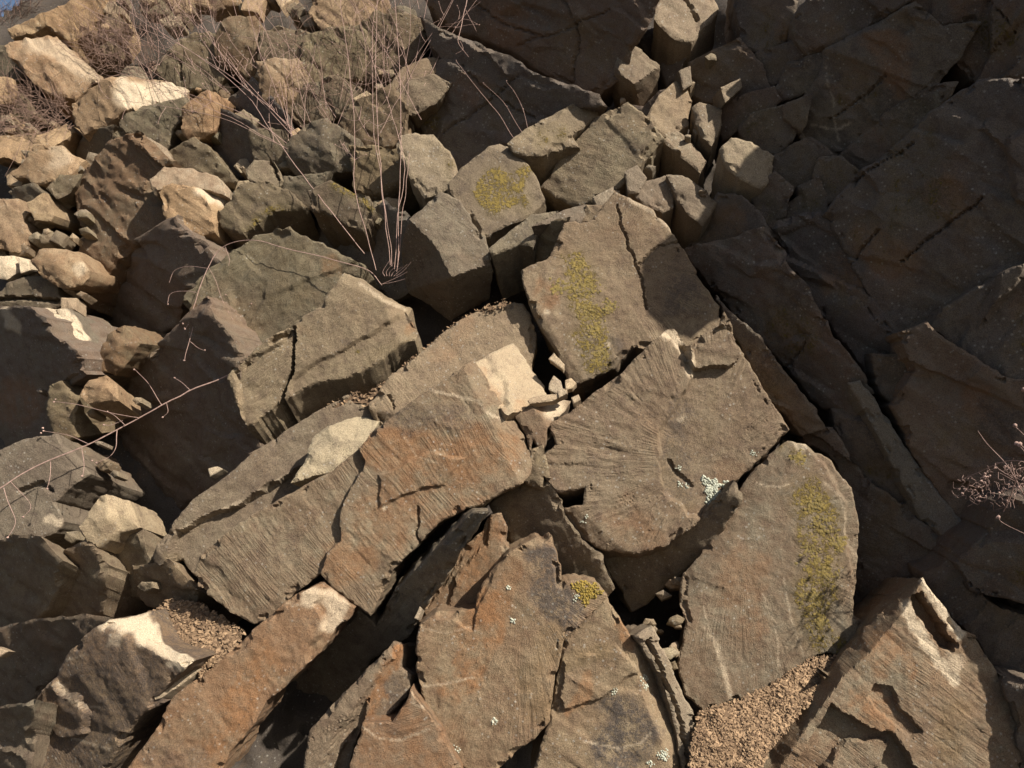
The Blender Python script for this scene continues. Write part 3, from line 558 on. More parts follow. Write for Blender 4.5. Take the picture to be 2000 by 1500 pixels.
rock('rock_block', 'long tan stone with a pale ridge near the top left corner',
     [(10, 88), (56, 73), (101, 73), (140, 101), (203, 152), (175, 158), (140, 188), (88, 176), (52, 142), (30, 118)], inn=[(45, 116, .03), (94, 117, .03), (122, 128, .03), (168, 152, .02)], cr=[((30, 118), (45, 116)), ((45, 116), (94, 117)), ((94, 117), (122, 128)), ((122, 128), (168, 152)), ((168, 152), (175, 158))],
     yp=(0, 24), out=.12, ext=(.03, .25, -.10), mat=M_TAN, st=.4, dk=.1, ter=.8, und=1.4, mk=[('p', [(60, 82), (110, 95), (180, 145)], 22, .5)])
rock('boulder', 'large tan rock with dark pits at the top left corner',
     [(14, 45), (91, 28), (140, 3), (150, -25), (210, -25), (203, 18), (175, 45), (133, 84), (119, 70), (88, 49), (52, 60), (25, 66)], yp=(-4, 10), out=.10, ext=(.03, .25, -.1), mat=M_TAN, st=.4, dk=.2, und=1.3, chip=1.4)
rock('stone', 'brown weathered stone at the left edge below the pale-ridged stone', [(-25, 92), (12, 88), (48, 140), (34, 160), (-25, 152)], yp=(-6, 0), out=.04, mat=M_OLIVE)
rock('stone', 'dull brown stone under matted grass at the left edge', [(-25, 198), (40, 188), (72, 226), (30, 262), (-25, 268)], yp=(-6, 0), out=.04, mat=M_OLIVE)
rock('stone', 'sunny pinkish stone cut by the left edge among dry grass', [(-25, 150), (21, 157), (28, 186), (21, 198), (-25, 198)], yp=(8, 20), out=.14, mat=M_TAN, st=.3, dk=.05)
rock('stone', 'two-faced pinkish stone with a rounded bright right side, left edge rubble',
     [(21, 336), (63, 294), (67, 286), (122, 290, -.03), (156, 312, -.06), (140, 331, -.03), (92, 352), (72, 360), (60, 348)], inn=[(86, 330, .0)], cr=[((67, 286), (86, 330)), ((86, 330), (92, 352))], yp=(-14, 8), out=.15, ext=(.03, .2, -.08), mat=M_TAN, st=.3, dk=.05, und=.7, mk=[('p', (115, 312), 32, .45)])
rock('stone', 'small angular stone under the two-faced pinkish stone', [(95, 364), (119, 343), (156, 343), (134, 371), (115, 386)], yp=(6, 8), out=.13, mat=M_OLIVE)
rock('stone', 'little upright triangular stone in the left rubble', [(56, 399), (84, 378), (102, 417), (95, 428), (70, 427)], yp=(6, 8), out=.14, mat=M_TAN, st=.2)
rock('stone', 'dark cube-like stone behind the little upright triangular stone', [(25, 372), (60, 360), (82, 380), (56, 402), (50, 418), (28, 392)], yp=(-22, 2), out=.09, mat=M_OLIVE)
rock('stone', 'layered tan stone at the left edge above a white pebble pair', [(-25, 386), (28, 392), (54, 420), (42, 434), (50, 455), (35, 488), (-25, 476)], yp=(2, 12), out=.14, mat=M_TAN, ter=.9, st=.3)
rock('stone', 'round reddish stone with a pale side, left rubble', [(63, 511), (80, 490), (119, 488), (154, 507), (169, 528), (157, 553), (115, 557), (84, 543)], inn=[(110, 515, .03)], yp=(-2, 10), out=.15, mat=M_TAN, st=.45, dk=.2, mk=[('p', (155, 525), 16, .8)])
rock('stone', 'bigger of two white pebbles at the left edge', [(-15, 504), (25, 502), (36, 525), (10, 543), (-15, 536)], inn=[(14, 518, .015)], yp=(5, 15), out=.15, mat=M_PALE, st=0, dk=0, pa=.9)
rock('stone', 'smaller of two white pebbles at the left edge', [(38, 504), (53, 511), (54, 525), (42, 531)], yp=(5, 15), out=.15, mat=M_PALE, st=0, dk=0, pa=.9)
rock('rock_block', 'cracked grey-brown stone below the two white pebbles', [(-25, 580), (28, 550), (70, 543), (102, 550), (116, 588), (85, 605), (35, 600), (-25, 606)], yp=(-2, 8), out=.10, ter=.7, mat=M_OLIVE, ck=[([(-5, 586), (50, 582), (110, 588)], 5, .03)])
rock('boulder', 'large dark boulder filling the left edge at mid height', [(-30, 603), (63, 604), (90, 625), (104, 660), (140, 692), (152, 735), (98, 770), (96, 872), (58, 895), (-30, 905)], yp=(-38, -10), out=.04, ext=(.1, .3, 0), mat=M_WALL, st=.3, dk=.3, mk=[('p', [(12, 612), (30, 640)], 16, .7), ('s', (30, 780), 70, .7)])
rock('rock_block', 'grey stone with a white splashed crest beside the large dark boulder', [(63, 604), (136, 605), (157, 644), (191, 690), (178, 706), (150, 735), (125, 690), (104, 660), (88, 625)], inn=[(110, 632, .02), (150, 670, .02)], cr=[((110, 632), (150, 670))], yp=(4, 10), out=.11, ext=(.03, .2, -.05), st=.05, dk=.15, ter=.5, mk=[('p', [(95, 612), (140, 625), (165, 672)], 20, .9)])
rock('stone', 'peaked brown stone standing in shadow right of the white-crested stone', [(190, 720), (196, 686), (210, 658), (238, 640), (259, 655), (270, 672), (245, 702), (224, 732)], inn=[(226, 680, .03)], yp=(2, 6), out=.11, mat=M_OLIVE, st=.45, und=1.4)
rock('stone', 'rounded pebble perched under the peaked brown stone', [(157, 766), (175, 745), (203, 739), (224, 756), (229, 777), (203, 778), (175, 787)], inn=[(205, 758, .02)], yp=(0, 10), out=.14, mat=M_TAN, st=.2, dk=.1, ext=(.02, .12, -.06))
rock('rock_block', 'rough crumbling pillar edge left of the perched pebble', [(95, 760), (119, 747), (147, 780), (140, 826), (150, 850), (105, 868), (96, 815)], yp=(-6, 4), out=.08, mat=M_OLIVE, und=1.6, ter=.7)
rock('rock_block', 'grey slab end under the dry branch at the left edge', [(-30, 893), (56, 861), (104, 853), (118, 872), (140, 889), (166, 931), (140, 951), (105, 979), (120, 1017), (105, 1037), (77, 1050), (49, 1060), (-30, 1048)], yp=(-2, 8), out=.13, ext=(.04, .3, -.10), ter=.5, st=.1, ck=[([(40, 960), (80, 945), (100, 955)], 7, .02)], mk=[('p', [(95, 1015), (115, 1020)], 12, .7)])
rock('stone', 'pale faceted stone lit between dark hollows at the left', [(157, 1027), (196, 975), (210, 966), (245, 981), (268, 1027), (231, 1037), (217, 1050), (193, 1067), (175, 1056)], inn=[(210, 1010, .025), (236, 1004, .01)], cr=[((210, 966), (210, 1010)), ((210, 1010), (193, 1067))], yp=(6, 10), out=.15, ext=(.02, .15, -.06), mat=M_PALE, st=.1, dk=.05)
SH = [('rock_block', 'dark block in the shade at the left edge, under the grey slab end', [(-30, 1050), (80, 1050), (122, 1100), (95, 1182), (50, 1232), (-30, 1242)]),
      ('rock_block', 'tall shaded wedge below the pale faceted stone', [(115, 1085), (172, 1055), (205, 1110), (198, 1195), (150, 1215), (96, 1195)]),
      ('rock_block', 'squarish shaded block below and right of the pale faceted stone', [(200, 1070), (268, 1040), (295, 1110), (268, 1165), (207, 1160)]),
      ('rock_block', 'rounded shaded block under the tip of the layered lower slab', [(265, 1105), (330, 1095), (378, 1150), (372, 1190), (300, 1185), (268, 1160)]),
      ('rock_block', 'broad dark stone just above the lower left boulder', [(-30, 1240), (60, 1215), (160, 1205), (225, 1215), (130, 1295), (60, 1372), (-30, 1405)]),
      ('rock_block', 'dark stone at the bottom left corner beside the boulder', [(-30, 1390), (62, 1372), (56, 1450), (75, 1540), (-30, 1540)])]
for k, (nm, lb, pl) in enumerate(SH): rock(nm, lb, pl, yp=(-31 + 4 * (k % 3), -18), out=-.03 + .02 * (k % 2), ext=(.05, .25, -.14), mat=M_GREY, st=.2, und=.8, g=4.5, crag=1.0, ter=1.6)
GROW[0] = 5.5
# ---------------------------------------------------------------- middle of the upper half
rock('rock_block', 'olive boulder face behind the dry stems, left part', [(300, 136), (350, 84), (367, 70), (423, 63), (432, 100), (426, 150), (418, 174), (350, 166)], yp=(0, 8), out=.09, mat=M_OLIVE, st=.1, dk=.1, ck=[([(350, 120), (352, 155)], 4, .015)])
rock('rock_block', 'rounded olive-tan boulder face behind the dry stems, right part', [(423, 63), (448, 36), (490, 36), (516, 70), (504, 97), (487, 145), (460, 135), (430, 110)], inn=[(470, 85, .03)], yp=(6, 6), out=.10, mat=M_OLIVE, st=.35)
rock('rock_block', 'tan rock with a shaded underside right of the olive boulder', [(503, 126), (546, 114), (575, 118), (598, 168), (574, 197), (546, 208), (518, 182)], inn=[(540, 150, .02)], yp=(2, 6), out=.11, mat=M_TAN, st=.3, dk=.15, ext=(.03, .2, -.1))
rock('rock_block', 'grey-tan rock at the top edge left of the tall stems', [(610, 25), (625, -25), (745, -25), (735, 21), (695, 47), (650, 56), (625, 46)], yp=(0, 6), out=.10, st=.2, und=1.3, mat=M_TAN)
rock('rock_block', 'flat grey stone high between olive boulder and top-edge rock', [(512, 68), (546, 58), (612, 70), (632, 92), (600, 112), (546, 114), (510, 108)], yp=(0, 14), out=.07, mat=M_OLIVE, ter=.6)
rock('rock_block', 'dark olive hump below the tall stems, at the tip of the leaning stem bundle', [(558, 292), (602, 250), (630, 238), (692, 276), (702, 315), (640, 338), (597, 345), (567, 317)], inn=[(630, 290, .03)], yp=(-8, 6), out=.08, mat=M_OLIVE, dk=.5, ye=.15, und=1.4)
rock('rock_block', 'small cracked grey stone left of the dark olive hump', [(484, 337), (500, 317), (527, 317), (549, 350), (528, 366), (490, 346)], yp=(2, 8), out=.11, ck=[([(528, 318), (545, 350)], 4, .03)], ext=(.02, .15, -.06))
rock('rock_block', 'grey wedge stone with a yellow crust along its edge, left of the tall stems', [(610, 376), (650, 357), (713, 392), (730, 413), (706, 449), (652, 416), (612, 402)], yp=(-2, 8), out=.09, mat=M_OLIVE, ext=(.03, .25, -.12), mk=[('y', [(650, 360), (713, 394), (728, 412)], 12, 1.0)])
rock('rock_block', 'brown block just left of the tall stems, upper of two', [(683, 212), (757, 168), (792, 215), (788, 268), (740, 292), (700, 276), (668, 240)], yp=(-4, 4), out=.05, mat=M_OLIVE, und=1.3, st=.25)
rock('rock_block', 'brown block just left of the tall stems, lower of two', [(690, 290), (740, 290), (780, 298), (799, 340), (772, 357), (735, 382), (700, 366), (690, 330)], yp=(-6, 4), out=.06, mat=M_OLIVE, und=1.3, st=.15, ye=.15, ext=(.03, .25, -.12))
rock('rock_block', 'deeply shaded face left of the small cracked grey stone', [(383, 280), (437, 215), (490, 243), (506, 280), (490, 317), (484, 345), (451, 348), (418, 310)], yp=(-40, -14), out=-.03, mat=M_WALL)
rock('stone', 'orange-tan stone under the bright wedge block', [(357, 212), (402, 180), (446, 200), (415, 254), (381, 271), (357, 246)], inn=[(400, 220, .03)], yp=(2, 8), out=.10, mat=M_TAN, st=.55)
rock('rock_slab', 'grey-brown slab directly beneath the bright wedge block', [(222, 268), (259, 222), (350, 190), (362, 217), (328, 246), (316, 290), (273, 268)], yp=(-6, 10), out=.08, mat=M_OLIVE, st=.15)
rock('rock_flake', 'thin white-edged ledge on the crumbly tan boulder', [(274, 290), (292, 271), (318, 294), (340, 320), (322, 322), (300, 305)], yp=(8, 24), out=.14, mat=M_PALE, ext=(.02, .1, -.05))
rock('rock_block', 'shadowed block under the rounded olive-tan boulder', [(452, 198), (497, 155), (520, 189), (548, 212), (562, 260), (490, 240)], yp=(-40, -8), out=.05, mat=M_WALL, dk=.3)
rock('rock_block', 'rough brown rock behind the stems under the flat grey stone', [(560, 215), (602, 168), (647, 150), (702, 175), (688, 212), (630, 241), (595, 248)], yp=(-2, 8), out=.04, mat=M_OLIVE, und=1.6, ter=.6, st=.25)
rock('rock_block', 'crumbly rock left of the tall stems near the top edge', [(597, 75), (650, 58), (700, 55), (722, 100), (702, 150), (648, 150), (605, 166), (592, 120)], yp=(-2, 8), out=.05, mat=M_OLIVE, und=1.8, ter=.6, rg=4)
rock('rock_block', 'crumbly rock right of the tall stems near the top edge', [(702, 60), (740, 28), (800, 38), (832, 60), (817, 110), (782, 130), (750, 167), (708, 150)], yp=(-4, 8), out=.04, mat=M_OLIVE, und=1.8, ter=.6, rg=4)
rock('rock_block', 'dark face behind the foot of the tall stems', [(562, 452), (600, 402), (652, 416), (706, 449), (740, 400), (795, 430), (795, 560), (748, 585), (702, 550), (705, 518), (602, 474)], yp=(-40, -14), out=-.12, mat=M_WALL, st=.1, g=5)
rock('rock_block', 'mottled stone above the small cracked grey stone', [(487, 252), (545, 258), (567, 292), (560, 322), (527, 317), (498, 308)], yp=(-8, 6), out=.05, mat=M_OLIVE)
rock('rock_block', 'low mottled stone between the small cracked stone and yellow-crusted wedge', [(548, 350), (597, 345), (640, 340), (612, 378), (612, 402), (592, 400), (545, 372)], yp=(-10, 4), out=.05, mat=M_OLIVE)
rock('rock_block', 'brown shaded rock under the orange-tan stone', [(330, 300), (381, 272), (418, 310), (452, 348), (446, 366), (400, 345), (340, 325)], yp=(-16, 4), out=.05, mat=M_OLIVE, und=1.5)
rock('stone', 'sunlit pale slab piece in the dry grass left of the wedge block', [(-20, 272), (60, 262), (92, 275), (30, 302), (-20, 302)], yp=(4, 36), out=.10, mat=M_TAN)
rock('stone', 'slanted pale stone below the wedge block beside a black hollow', [(78, 268), (130, 245), (140, 258), (105, 284), (86, 286)], yp=(4, 34), out=.12, mat=M_TAN)
rock('stone', 'brown stone in the hollow beneath the wedge block', [(150, 288), (170, 262), (215, 250), (212, 285), (190, 312), (158, 310)], yp=(-24, -8), out=.02, mat=M_OLIVE)
GROW[0] = 2.5
# lichen ledges and blocks right of the tall stems
rock('rock_block', 'grey block with yellow lichen on its right edge, right of the tall stems', [(784, 270), (814, 262), (846, 265), (875, 294), (890, 332), (877, 362), (858, 373), (832, 382), (800, 340), (779, 290)], yp=(4, 8), out=.12, ext=(.03, .25, -.12), st=.05, pa=.15, mk=[('y', [(870, 300), (882, 340)], 22, .8), ('y', (850, 330), 20, .4)])
rock('rock_block', 'rough block with a thick yellow lichen patch and a thin twig shadow', [(877, 362), (909, 325), (945, 300), (972, 280), (994, 288), (1031, 325), (1042, 346), (1058, 385), (1038, 416), (1000, 432), (965, 449), (944, 466), (916, 427), (895, 395)], yp=(0, 8), out=.10, ext=(.03, .25, -.10), st=.05, dk=.15, und=1.3, mk=[('y', [(950, 370), (1010, 350), (1000, 390)], 50, 1.0)])
rock('rock_block', 'square-fronted block with a dark undercut side, left of the crevice below the lichen patch',
     [(800, 430), (863, 374), (896, 395), (917, 432), (941, 465), (960, 510), (952, 575, -.18), (880, 622, -.24), (800, 565, -.24), (788, 480, -.12)], inn=[(853, 483, 0), (881, 541, 0), (922, 526, 0)],
     cr=[((800, 430), (853, 483)), ((853, 483), (881, 541)), ((881, 541), (922, 526)), ((922, 526), (960, 510))], yp=(4, 8), out=.11, ext=(.0, .1, 0), st=.1, dk=.15, hk=('dir', 35), ha=.6)
rock('rock_block', 'ledge stone crusted with lichen jutting from the dark upper wall', [(996, 280), (1017, 259), (1060, 234), (1101, 210), (1133, 199), (1161, 203), (1165, 227), (1150, 241), (1117, 259), (1130, 280), (1086, 290), (1060, 300), (1031, 302), (1003, 295)], yp=(4, 10), out=.16, ext=(.04, .25, -.10), st=.05, dk=.1, ter=.6, mk=[('y', [(1060, 270), (1090, 255)], 28, .8)])
rock('rock_block', 'broad dark block with a small sunlit corner, under the lichen-crusted ledge', [(1164, 232), (1224, 203), (1270, 240), (1292, 270), (1226, 345), (1170, 387), (1126, 403), (1085, 380), (1056, 360), (1077, 336), (1100, 300), (1130, 275)], yp=(-14, -2), out=.09, ext=(.04, .3, -.10), mk=[('y', (1110, 385), 24, .5)])
rock('stone', 'small grey stone at the foot of the yellow-patched block', [(957, 482), (1000, 452), (1038, 420), (1088, 415), (1055, 441), (1038, 477), (1017, 472), (965, 494)], yp=(2, 8), out=.08, ext=(.03, .2, -.12), st=.05)
rock('rock_flake', 'thin sunlit ledge bridging the dark hollow beside the yellow-striped block', [(1042, 438), (1087, 418), (1140, 401), (1148, 410), (1130, 431), (1080, 432)], yp=(6, 22), out=.13, ext=(.02, .1, -.05))
rock('rock_block', 'brown stone inside the dark hollow beside the yellow-striped block', [(1000, 482), (1036, 440), (1110, 432), (1085, 488), (1020, 527), (1005, 510)], yp=(-34, -12), out=.02, mat=M_OLIVE)
rock('stone', 'narrow chip standing on the top corner of the yellow-striped block', [(1160, 388), (1196, 366), (1190, 398), (1172, 410)], yp=(6, 8), out=.14, ext=(.01, .1, -.03), pa=.2)
rock('stone', 'shaded lump between the thin ledge and the yellow-striped block', [(1131, 430), (1147, 402), (1177, 402), (1156, 432)], yp=(-8, 4), out=.13, ext=(.01, .1, -.03))
rock('stone', 'little upright stone above the yellow-striped block', [(1222, 338), (1241, 325), (1261, 350), (1246, 373), (1230, 376)], yp=(4, 8), out=.11, ext=(.01, .12, -.03), pa=.15)
rock('rock_block', 'rough grey block with a hollow at its foot, left of the dark wall', [(1236, 380), (1266, 356), (1308, 342), (1319, 371), (1312, 402), (1290, 413), (1262, 402)], yp=(2, 8), out=.08, ext=(.02, .2, -.08), ter=.6, pa=.1)
rock('rock_block', 'rough grey block right of the foot hollow, cut by the wall shadow', [(1306, 345), (1336, 346), (1370, 367), (1400, 392), (1371, 436), (1346, 416), (1320, 376)], yp=(4, 8), out=.10, ext=(.02, .2, -.10), ter=.6, pa=.1)
rock('rock_block', 'small block with a sunlit diamond face, hung in the dark upper wall', [(1205, 119), (1234, 84), (1289, 129), (1282, 180, -.12), (1250, 216, -.16), (1213, 182, -.12), (1199, 150, -.06)], inn=[(1211, 143, 0), (1239, 165, 0)], cr=[((1205, 119), (1211, 143)), ((1211, 143), (1239, 165)), ((1239, 165), (1289, 129))], yp=(8, 10), out=.13, ext=(0, .15, 0), pa=0.06)
rock('rock_block', 'bright cracked block at the top edge above the dark wall', [(1281, 38), (1295, -25), (1382, -25), (1402, 21), (1363, 64), (1349, 83), (1321, 74), (1300, 57)], yp=(10, 12), out=.13, ext=(.02, .2, -.12), pa=0.12, dk=.1, ck=[([(1335, -5), (1352, 25), (1362, 40)], 4, .02)])
rock('stone', 'narrow sunlit chip beside the dark wall edge', [(1330, 140), (1346, 131), (1350, 161), (1338, 172)], yp=(8, 10), out=.11, pa=0.12)
rock('rock_block', 'sunlit broken block at the wall edge, under the narrow chip', [(1264, 227), (1290, 188), (1317, 160), (1338, 171), (1350, 200), (1342, 241), (1307, 267), (1292, 259)], yp=(8, 8), out=.09, ext=(.02, .2, -.1), pa=0.10, ter=.5)
rock('rock_block', 'pinkish slanted block at the wall edge below the sunlit broken block', [(1299, 274), (1324, 254), (1353, 283), (1379, 312), (1367, 334), (1335, 308)], yp=(10, 10), out=.08, ext=(.02, .2, -.1), st=.3, pa=0.12)
rock('stone', 'fan-cracked pale stone standing at the wall edge', [(1358, 210), (1370, 203), (1409, 213), (1406, 246), (1388, 281), (1372, 259)], yp=(10, 8), out=.10, ext=(.02, .15, -.06), pa=0.14, ter=.8)
rock('stone', 'tiny white chip caught in the dark wall by a crack', [(1411, 172), (1443, 156), (1448, 172), (1419, 197)], yp=(8, 10), out=.11, pa=0.16)
rock('rock_block', 'dark crevice filler stone between the diamond-faced block and sunlit broken block', [(1226, 205), (1258, 210), (1284, 180), (1300, 175), (1264, 232), (1290, 262), (1280, 262)], yp=(-30, -10), out=.03, mat=M_WALL)
rock('rock_block', 'dark stone above the sunlit chips, left of the wall', [(1282, 60), (1305, 75), (1345, 92), (1330, 135), (1300, 165), (1290, 128), (1240, 85), (1262, 60)], yp=(-34, -10), out=.04, mat=M_WALL)
# dark sheet at the top middle
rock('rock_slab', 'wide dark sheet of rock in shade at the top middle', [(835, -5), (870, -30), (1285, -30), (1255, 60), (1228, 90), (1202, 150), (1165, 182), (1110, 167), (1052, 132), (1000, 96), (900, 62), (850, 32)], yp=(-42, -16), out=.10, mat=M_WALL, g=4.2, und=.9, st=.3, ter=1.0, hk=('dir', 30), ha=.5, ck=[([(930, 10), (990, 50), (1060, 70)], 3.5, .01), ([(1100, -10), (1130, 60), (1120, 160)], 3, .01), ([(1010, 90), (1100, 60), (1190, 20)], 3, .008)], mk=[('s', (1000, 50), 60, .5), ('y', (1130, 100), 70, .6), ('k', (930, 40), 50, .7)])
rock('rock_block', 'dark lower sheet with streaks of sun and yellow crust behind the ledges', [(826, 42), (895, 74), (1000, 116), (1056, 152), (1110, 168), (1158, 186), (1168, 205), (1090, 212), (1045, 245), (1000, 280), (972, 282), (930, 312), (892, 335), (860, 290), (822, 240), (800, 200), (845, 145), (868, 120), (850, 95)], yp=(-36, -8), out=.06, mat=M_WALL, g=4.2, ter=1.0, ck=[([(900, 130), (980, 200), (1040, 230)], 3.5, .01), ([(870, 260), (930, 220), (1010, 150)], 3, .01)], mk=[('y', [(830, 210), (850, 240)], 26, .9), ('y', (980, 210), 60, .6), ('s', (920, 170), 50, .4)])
rock('rock_block', 'grey rim stone lit at the head of the dark lower sheet', [(811, 119), (832, 111), (869, 122), (842, 146), (800, 157), (757, 178), (772, 150), (790, 132)], yp=(4, 10), out=.10, ext=(.03, .2, -.1), ter=.4)
rock('rock_block', 'grey face streaked with thin bars of shadow below the lit rim stone', [(757, 180), (800, 158), (845, 148), (880, 165), (850, 200), (812, 222), (790, 217)], yp=(-6, 6), out=.07)
GROW[0] = 4.0
# ---------------------------------------------------------------- the dark wall on the right
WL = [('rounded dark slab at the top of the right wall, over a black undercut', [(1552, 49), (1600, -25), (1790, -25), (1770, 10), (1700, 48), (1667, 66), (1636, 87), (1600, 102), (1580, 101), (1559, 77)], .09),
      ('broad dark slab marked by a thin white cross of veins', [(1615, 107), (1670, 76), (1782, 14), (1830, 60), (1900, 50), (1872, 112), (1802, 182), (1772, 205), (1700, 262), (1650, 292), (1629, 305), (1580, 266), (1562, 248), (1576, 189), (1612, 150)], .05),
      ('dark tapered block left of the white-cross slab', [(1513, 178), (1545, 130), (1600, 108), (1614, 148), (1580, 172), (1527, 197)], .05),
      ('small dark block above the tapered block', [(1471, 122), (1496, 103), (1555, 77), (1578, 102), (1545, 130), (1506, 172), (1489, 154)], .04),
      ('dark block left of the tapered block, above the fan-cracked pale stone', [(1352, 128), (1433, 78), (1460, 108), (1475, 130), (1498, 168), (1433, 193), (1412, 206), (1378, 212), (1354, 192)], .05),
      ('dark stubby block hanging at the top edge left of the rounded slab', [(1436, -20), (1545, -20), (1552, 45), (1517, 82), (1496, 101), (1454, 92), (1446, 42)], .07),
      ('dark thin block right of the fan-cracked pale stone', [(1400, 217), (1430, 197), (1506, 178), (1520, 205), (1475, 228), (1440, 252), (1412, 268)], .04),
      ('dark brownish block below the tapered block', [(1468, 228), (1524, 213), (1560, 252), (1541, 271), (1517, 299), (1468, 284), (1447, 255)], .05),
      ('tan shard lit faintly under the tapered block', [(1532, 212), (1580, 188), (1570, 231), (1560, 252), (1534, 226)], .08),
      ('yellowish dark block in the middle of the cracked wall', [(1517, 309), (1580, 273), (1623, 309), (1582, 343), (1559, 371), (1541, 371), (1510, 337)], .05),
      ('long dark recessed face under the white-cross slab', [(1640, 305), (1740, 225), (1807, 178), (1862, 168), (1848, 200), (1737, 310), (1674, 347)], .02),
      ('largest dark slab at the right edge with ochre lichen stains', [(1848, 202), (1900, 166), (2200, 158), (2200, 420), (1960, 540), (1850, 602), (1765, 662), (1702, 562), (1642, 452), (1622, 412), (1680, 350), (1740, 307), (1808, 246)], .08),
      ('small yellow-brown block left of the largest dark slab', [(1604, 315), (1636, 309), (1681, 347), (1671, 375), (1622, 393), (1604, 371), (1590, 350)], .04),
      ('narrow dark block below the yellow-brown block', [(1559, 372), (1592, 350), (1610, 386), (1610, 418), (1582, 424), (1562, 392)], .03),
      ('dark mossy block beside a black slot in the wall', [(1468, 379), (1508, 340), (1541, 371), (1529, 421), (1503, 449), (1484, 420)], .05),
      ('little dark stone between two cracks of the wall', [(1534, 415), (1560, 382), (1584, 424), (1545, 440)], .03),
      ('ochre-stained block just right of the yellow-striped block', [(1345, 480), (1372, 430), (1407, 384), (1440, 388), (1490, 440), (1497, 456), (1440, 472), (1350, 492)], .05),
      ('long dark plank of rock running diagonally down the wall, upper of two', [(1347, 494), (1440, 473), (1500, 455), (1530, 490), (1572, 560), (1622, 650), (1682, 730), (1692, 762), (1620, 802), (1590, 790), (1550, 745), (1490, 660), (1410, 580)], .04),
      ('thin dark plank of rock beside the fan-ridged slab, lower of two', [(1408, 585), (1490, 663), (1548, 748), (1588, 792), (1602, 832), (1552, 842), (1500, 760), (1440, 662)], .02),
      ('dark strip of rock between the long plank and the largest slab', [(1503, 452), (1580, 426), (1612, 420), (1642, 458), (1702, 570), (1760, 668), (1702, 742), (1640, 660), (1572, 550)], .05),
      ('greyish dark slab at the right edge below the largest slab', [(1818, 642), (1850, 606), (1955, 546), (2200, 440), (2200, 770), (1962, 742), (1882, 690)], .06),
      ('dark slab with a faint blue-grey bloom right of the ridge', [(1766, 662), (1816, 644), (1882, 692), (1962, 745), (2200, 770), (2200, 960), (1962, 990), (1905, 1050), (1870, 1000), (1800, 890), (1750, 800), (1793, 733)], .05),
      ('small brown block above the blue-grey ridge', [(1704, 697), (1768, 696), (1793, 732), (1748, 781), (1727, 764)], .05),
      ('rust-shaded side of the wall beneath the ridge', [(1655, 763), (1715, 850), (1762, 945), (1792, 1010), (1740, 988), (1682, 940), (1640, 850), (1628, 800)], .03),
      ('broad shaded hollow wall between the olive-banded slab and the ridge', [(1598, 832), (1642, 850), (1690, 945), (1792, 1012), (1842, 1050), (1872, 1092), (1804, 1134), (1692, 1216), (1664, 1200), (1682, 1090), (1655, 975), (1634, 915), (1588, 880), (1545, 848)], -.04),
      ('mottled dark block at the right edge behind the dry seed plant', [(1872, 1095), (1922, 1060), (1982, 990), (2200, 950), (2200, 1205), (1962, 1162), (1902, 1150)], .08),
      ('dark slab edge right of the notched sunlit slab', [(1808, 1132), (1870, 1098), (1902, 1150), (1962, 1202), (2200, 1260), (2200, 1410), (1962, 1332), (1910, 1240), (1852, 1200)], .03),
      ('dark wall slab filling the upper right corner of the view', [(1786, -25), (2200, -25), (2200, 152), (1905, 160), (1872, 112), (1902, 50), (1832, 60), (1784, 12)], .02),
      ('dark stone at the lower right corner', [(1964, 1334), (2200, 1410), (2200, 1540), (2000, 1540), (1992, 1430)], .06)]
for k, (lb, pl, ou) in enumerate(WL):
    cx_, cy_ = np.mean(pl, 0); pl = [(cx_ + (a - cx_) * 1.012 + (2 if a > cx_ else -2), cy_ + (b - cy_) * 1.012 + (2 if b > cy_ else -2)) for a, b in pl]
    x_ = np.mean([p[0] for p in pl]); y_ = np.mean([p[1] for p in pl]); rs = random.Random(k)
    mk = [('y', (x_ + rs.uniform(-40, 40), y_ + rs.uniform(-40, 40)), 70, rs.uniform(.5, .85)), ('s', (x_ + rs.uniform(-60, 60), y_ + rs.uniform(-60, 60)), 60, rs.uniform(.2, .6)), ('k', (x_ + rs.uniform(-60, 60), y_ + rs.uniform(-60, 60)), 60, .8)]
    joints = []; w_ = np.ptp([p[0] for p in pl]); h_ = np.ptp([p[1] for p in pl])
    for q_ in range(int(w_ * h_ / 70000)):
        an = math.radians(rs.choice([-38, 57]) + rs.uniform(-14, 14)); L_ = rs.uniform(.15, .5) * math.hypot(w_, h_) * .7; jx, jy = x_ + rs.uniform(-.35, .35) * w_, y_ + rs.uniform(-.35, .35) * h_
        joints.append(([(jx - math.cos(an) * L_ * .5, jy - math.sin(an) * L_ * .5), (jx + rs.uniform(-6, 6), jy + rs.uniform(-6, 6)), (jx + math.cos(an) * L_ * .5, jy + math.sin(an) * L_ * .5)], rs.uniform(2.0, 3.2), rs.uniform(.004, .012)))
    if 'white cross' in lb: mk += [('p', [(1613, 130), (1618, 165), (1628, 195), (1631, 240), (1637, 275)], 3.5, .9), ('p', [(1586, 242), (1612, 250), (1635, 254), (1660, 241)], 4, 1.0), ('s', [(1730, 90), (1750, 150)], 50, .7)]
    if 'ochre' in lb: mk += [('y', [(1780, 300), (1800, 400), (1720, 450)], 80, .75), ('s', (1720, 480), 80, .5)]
    rock('rock_slab' if len(pl) > 11 else 'rock_block', lb, pl, yp=(-43 + rs.uniform(-4, 4), -10 + rs.uniform(-3.5, 3.5)), out=ou + .02 + rs.uniform(-.02, .02), ext=(.05, .30, 0), mat=M_WALL, st=rs.uniform(.1, .35), dk=rs.uniform(.15, .4), g=4.4, und=.9, rg=3.0, cuts=1, ter=1.1, ck=joints, hk=('dir', rs.choice([30, -50])), ha=.5, mk=mk)
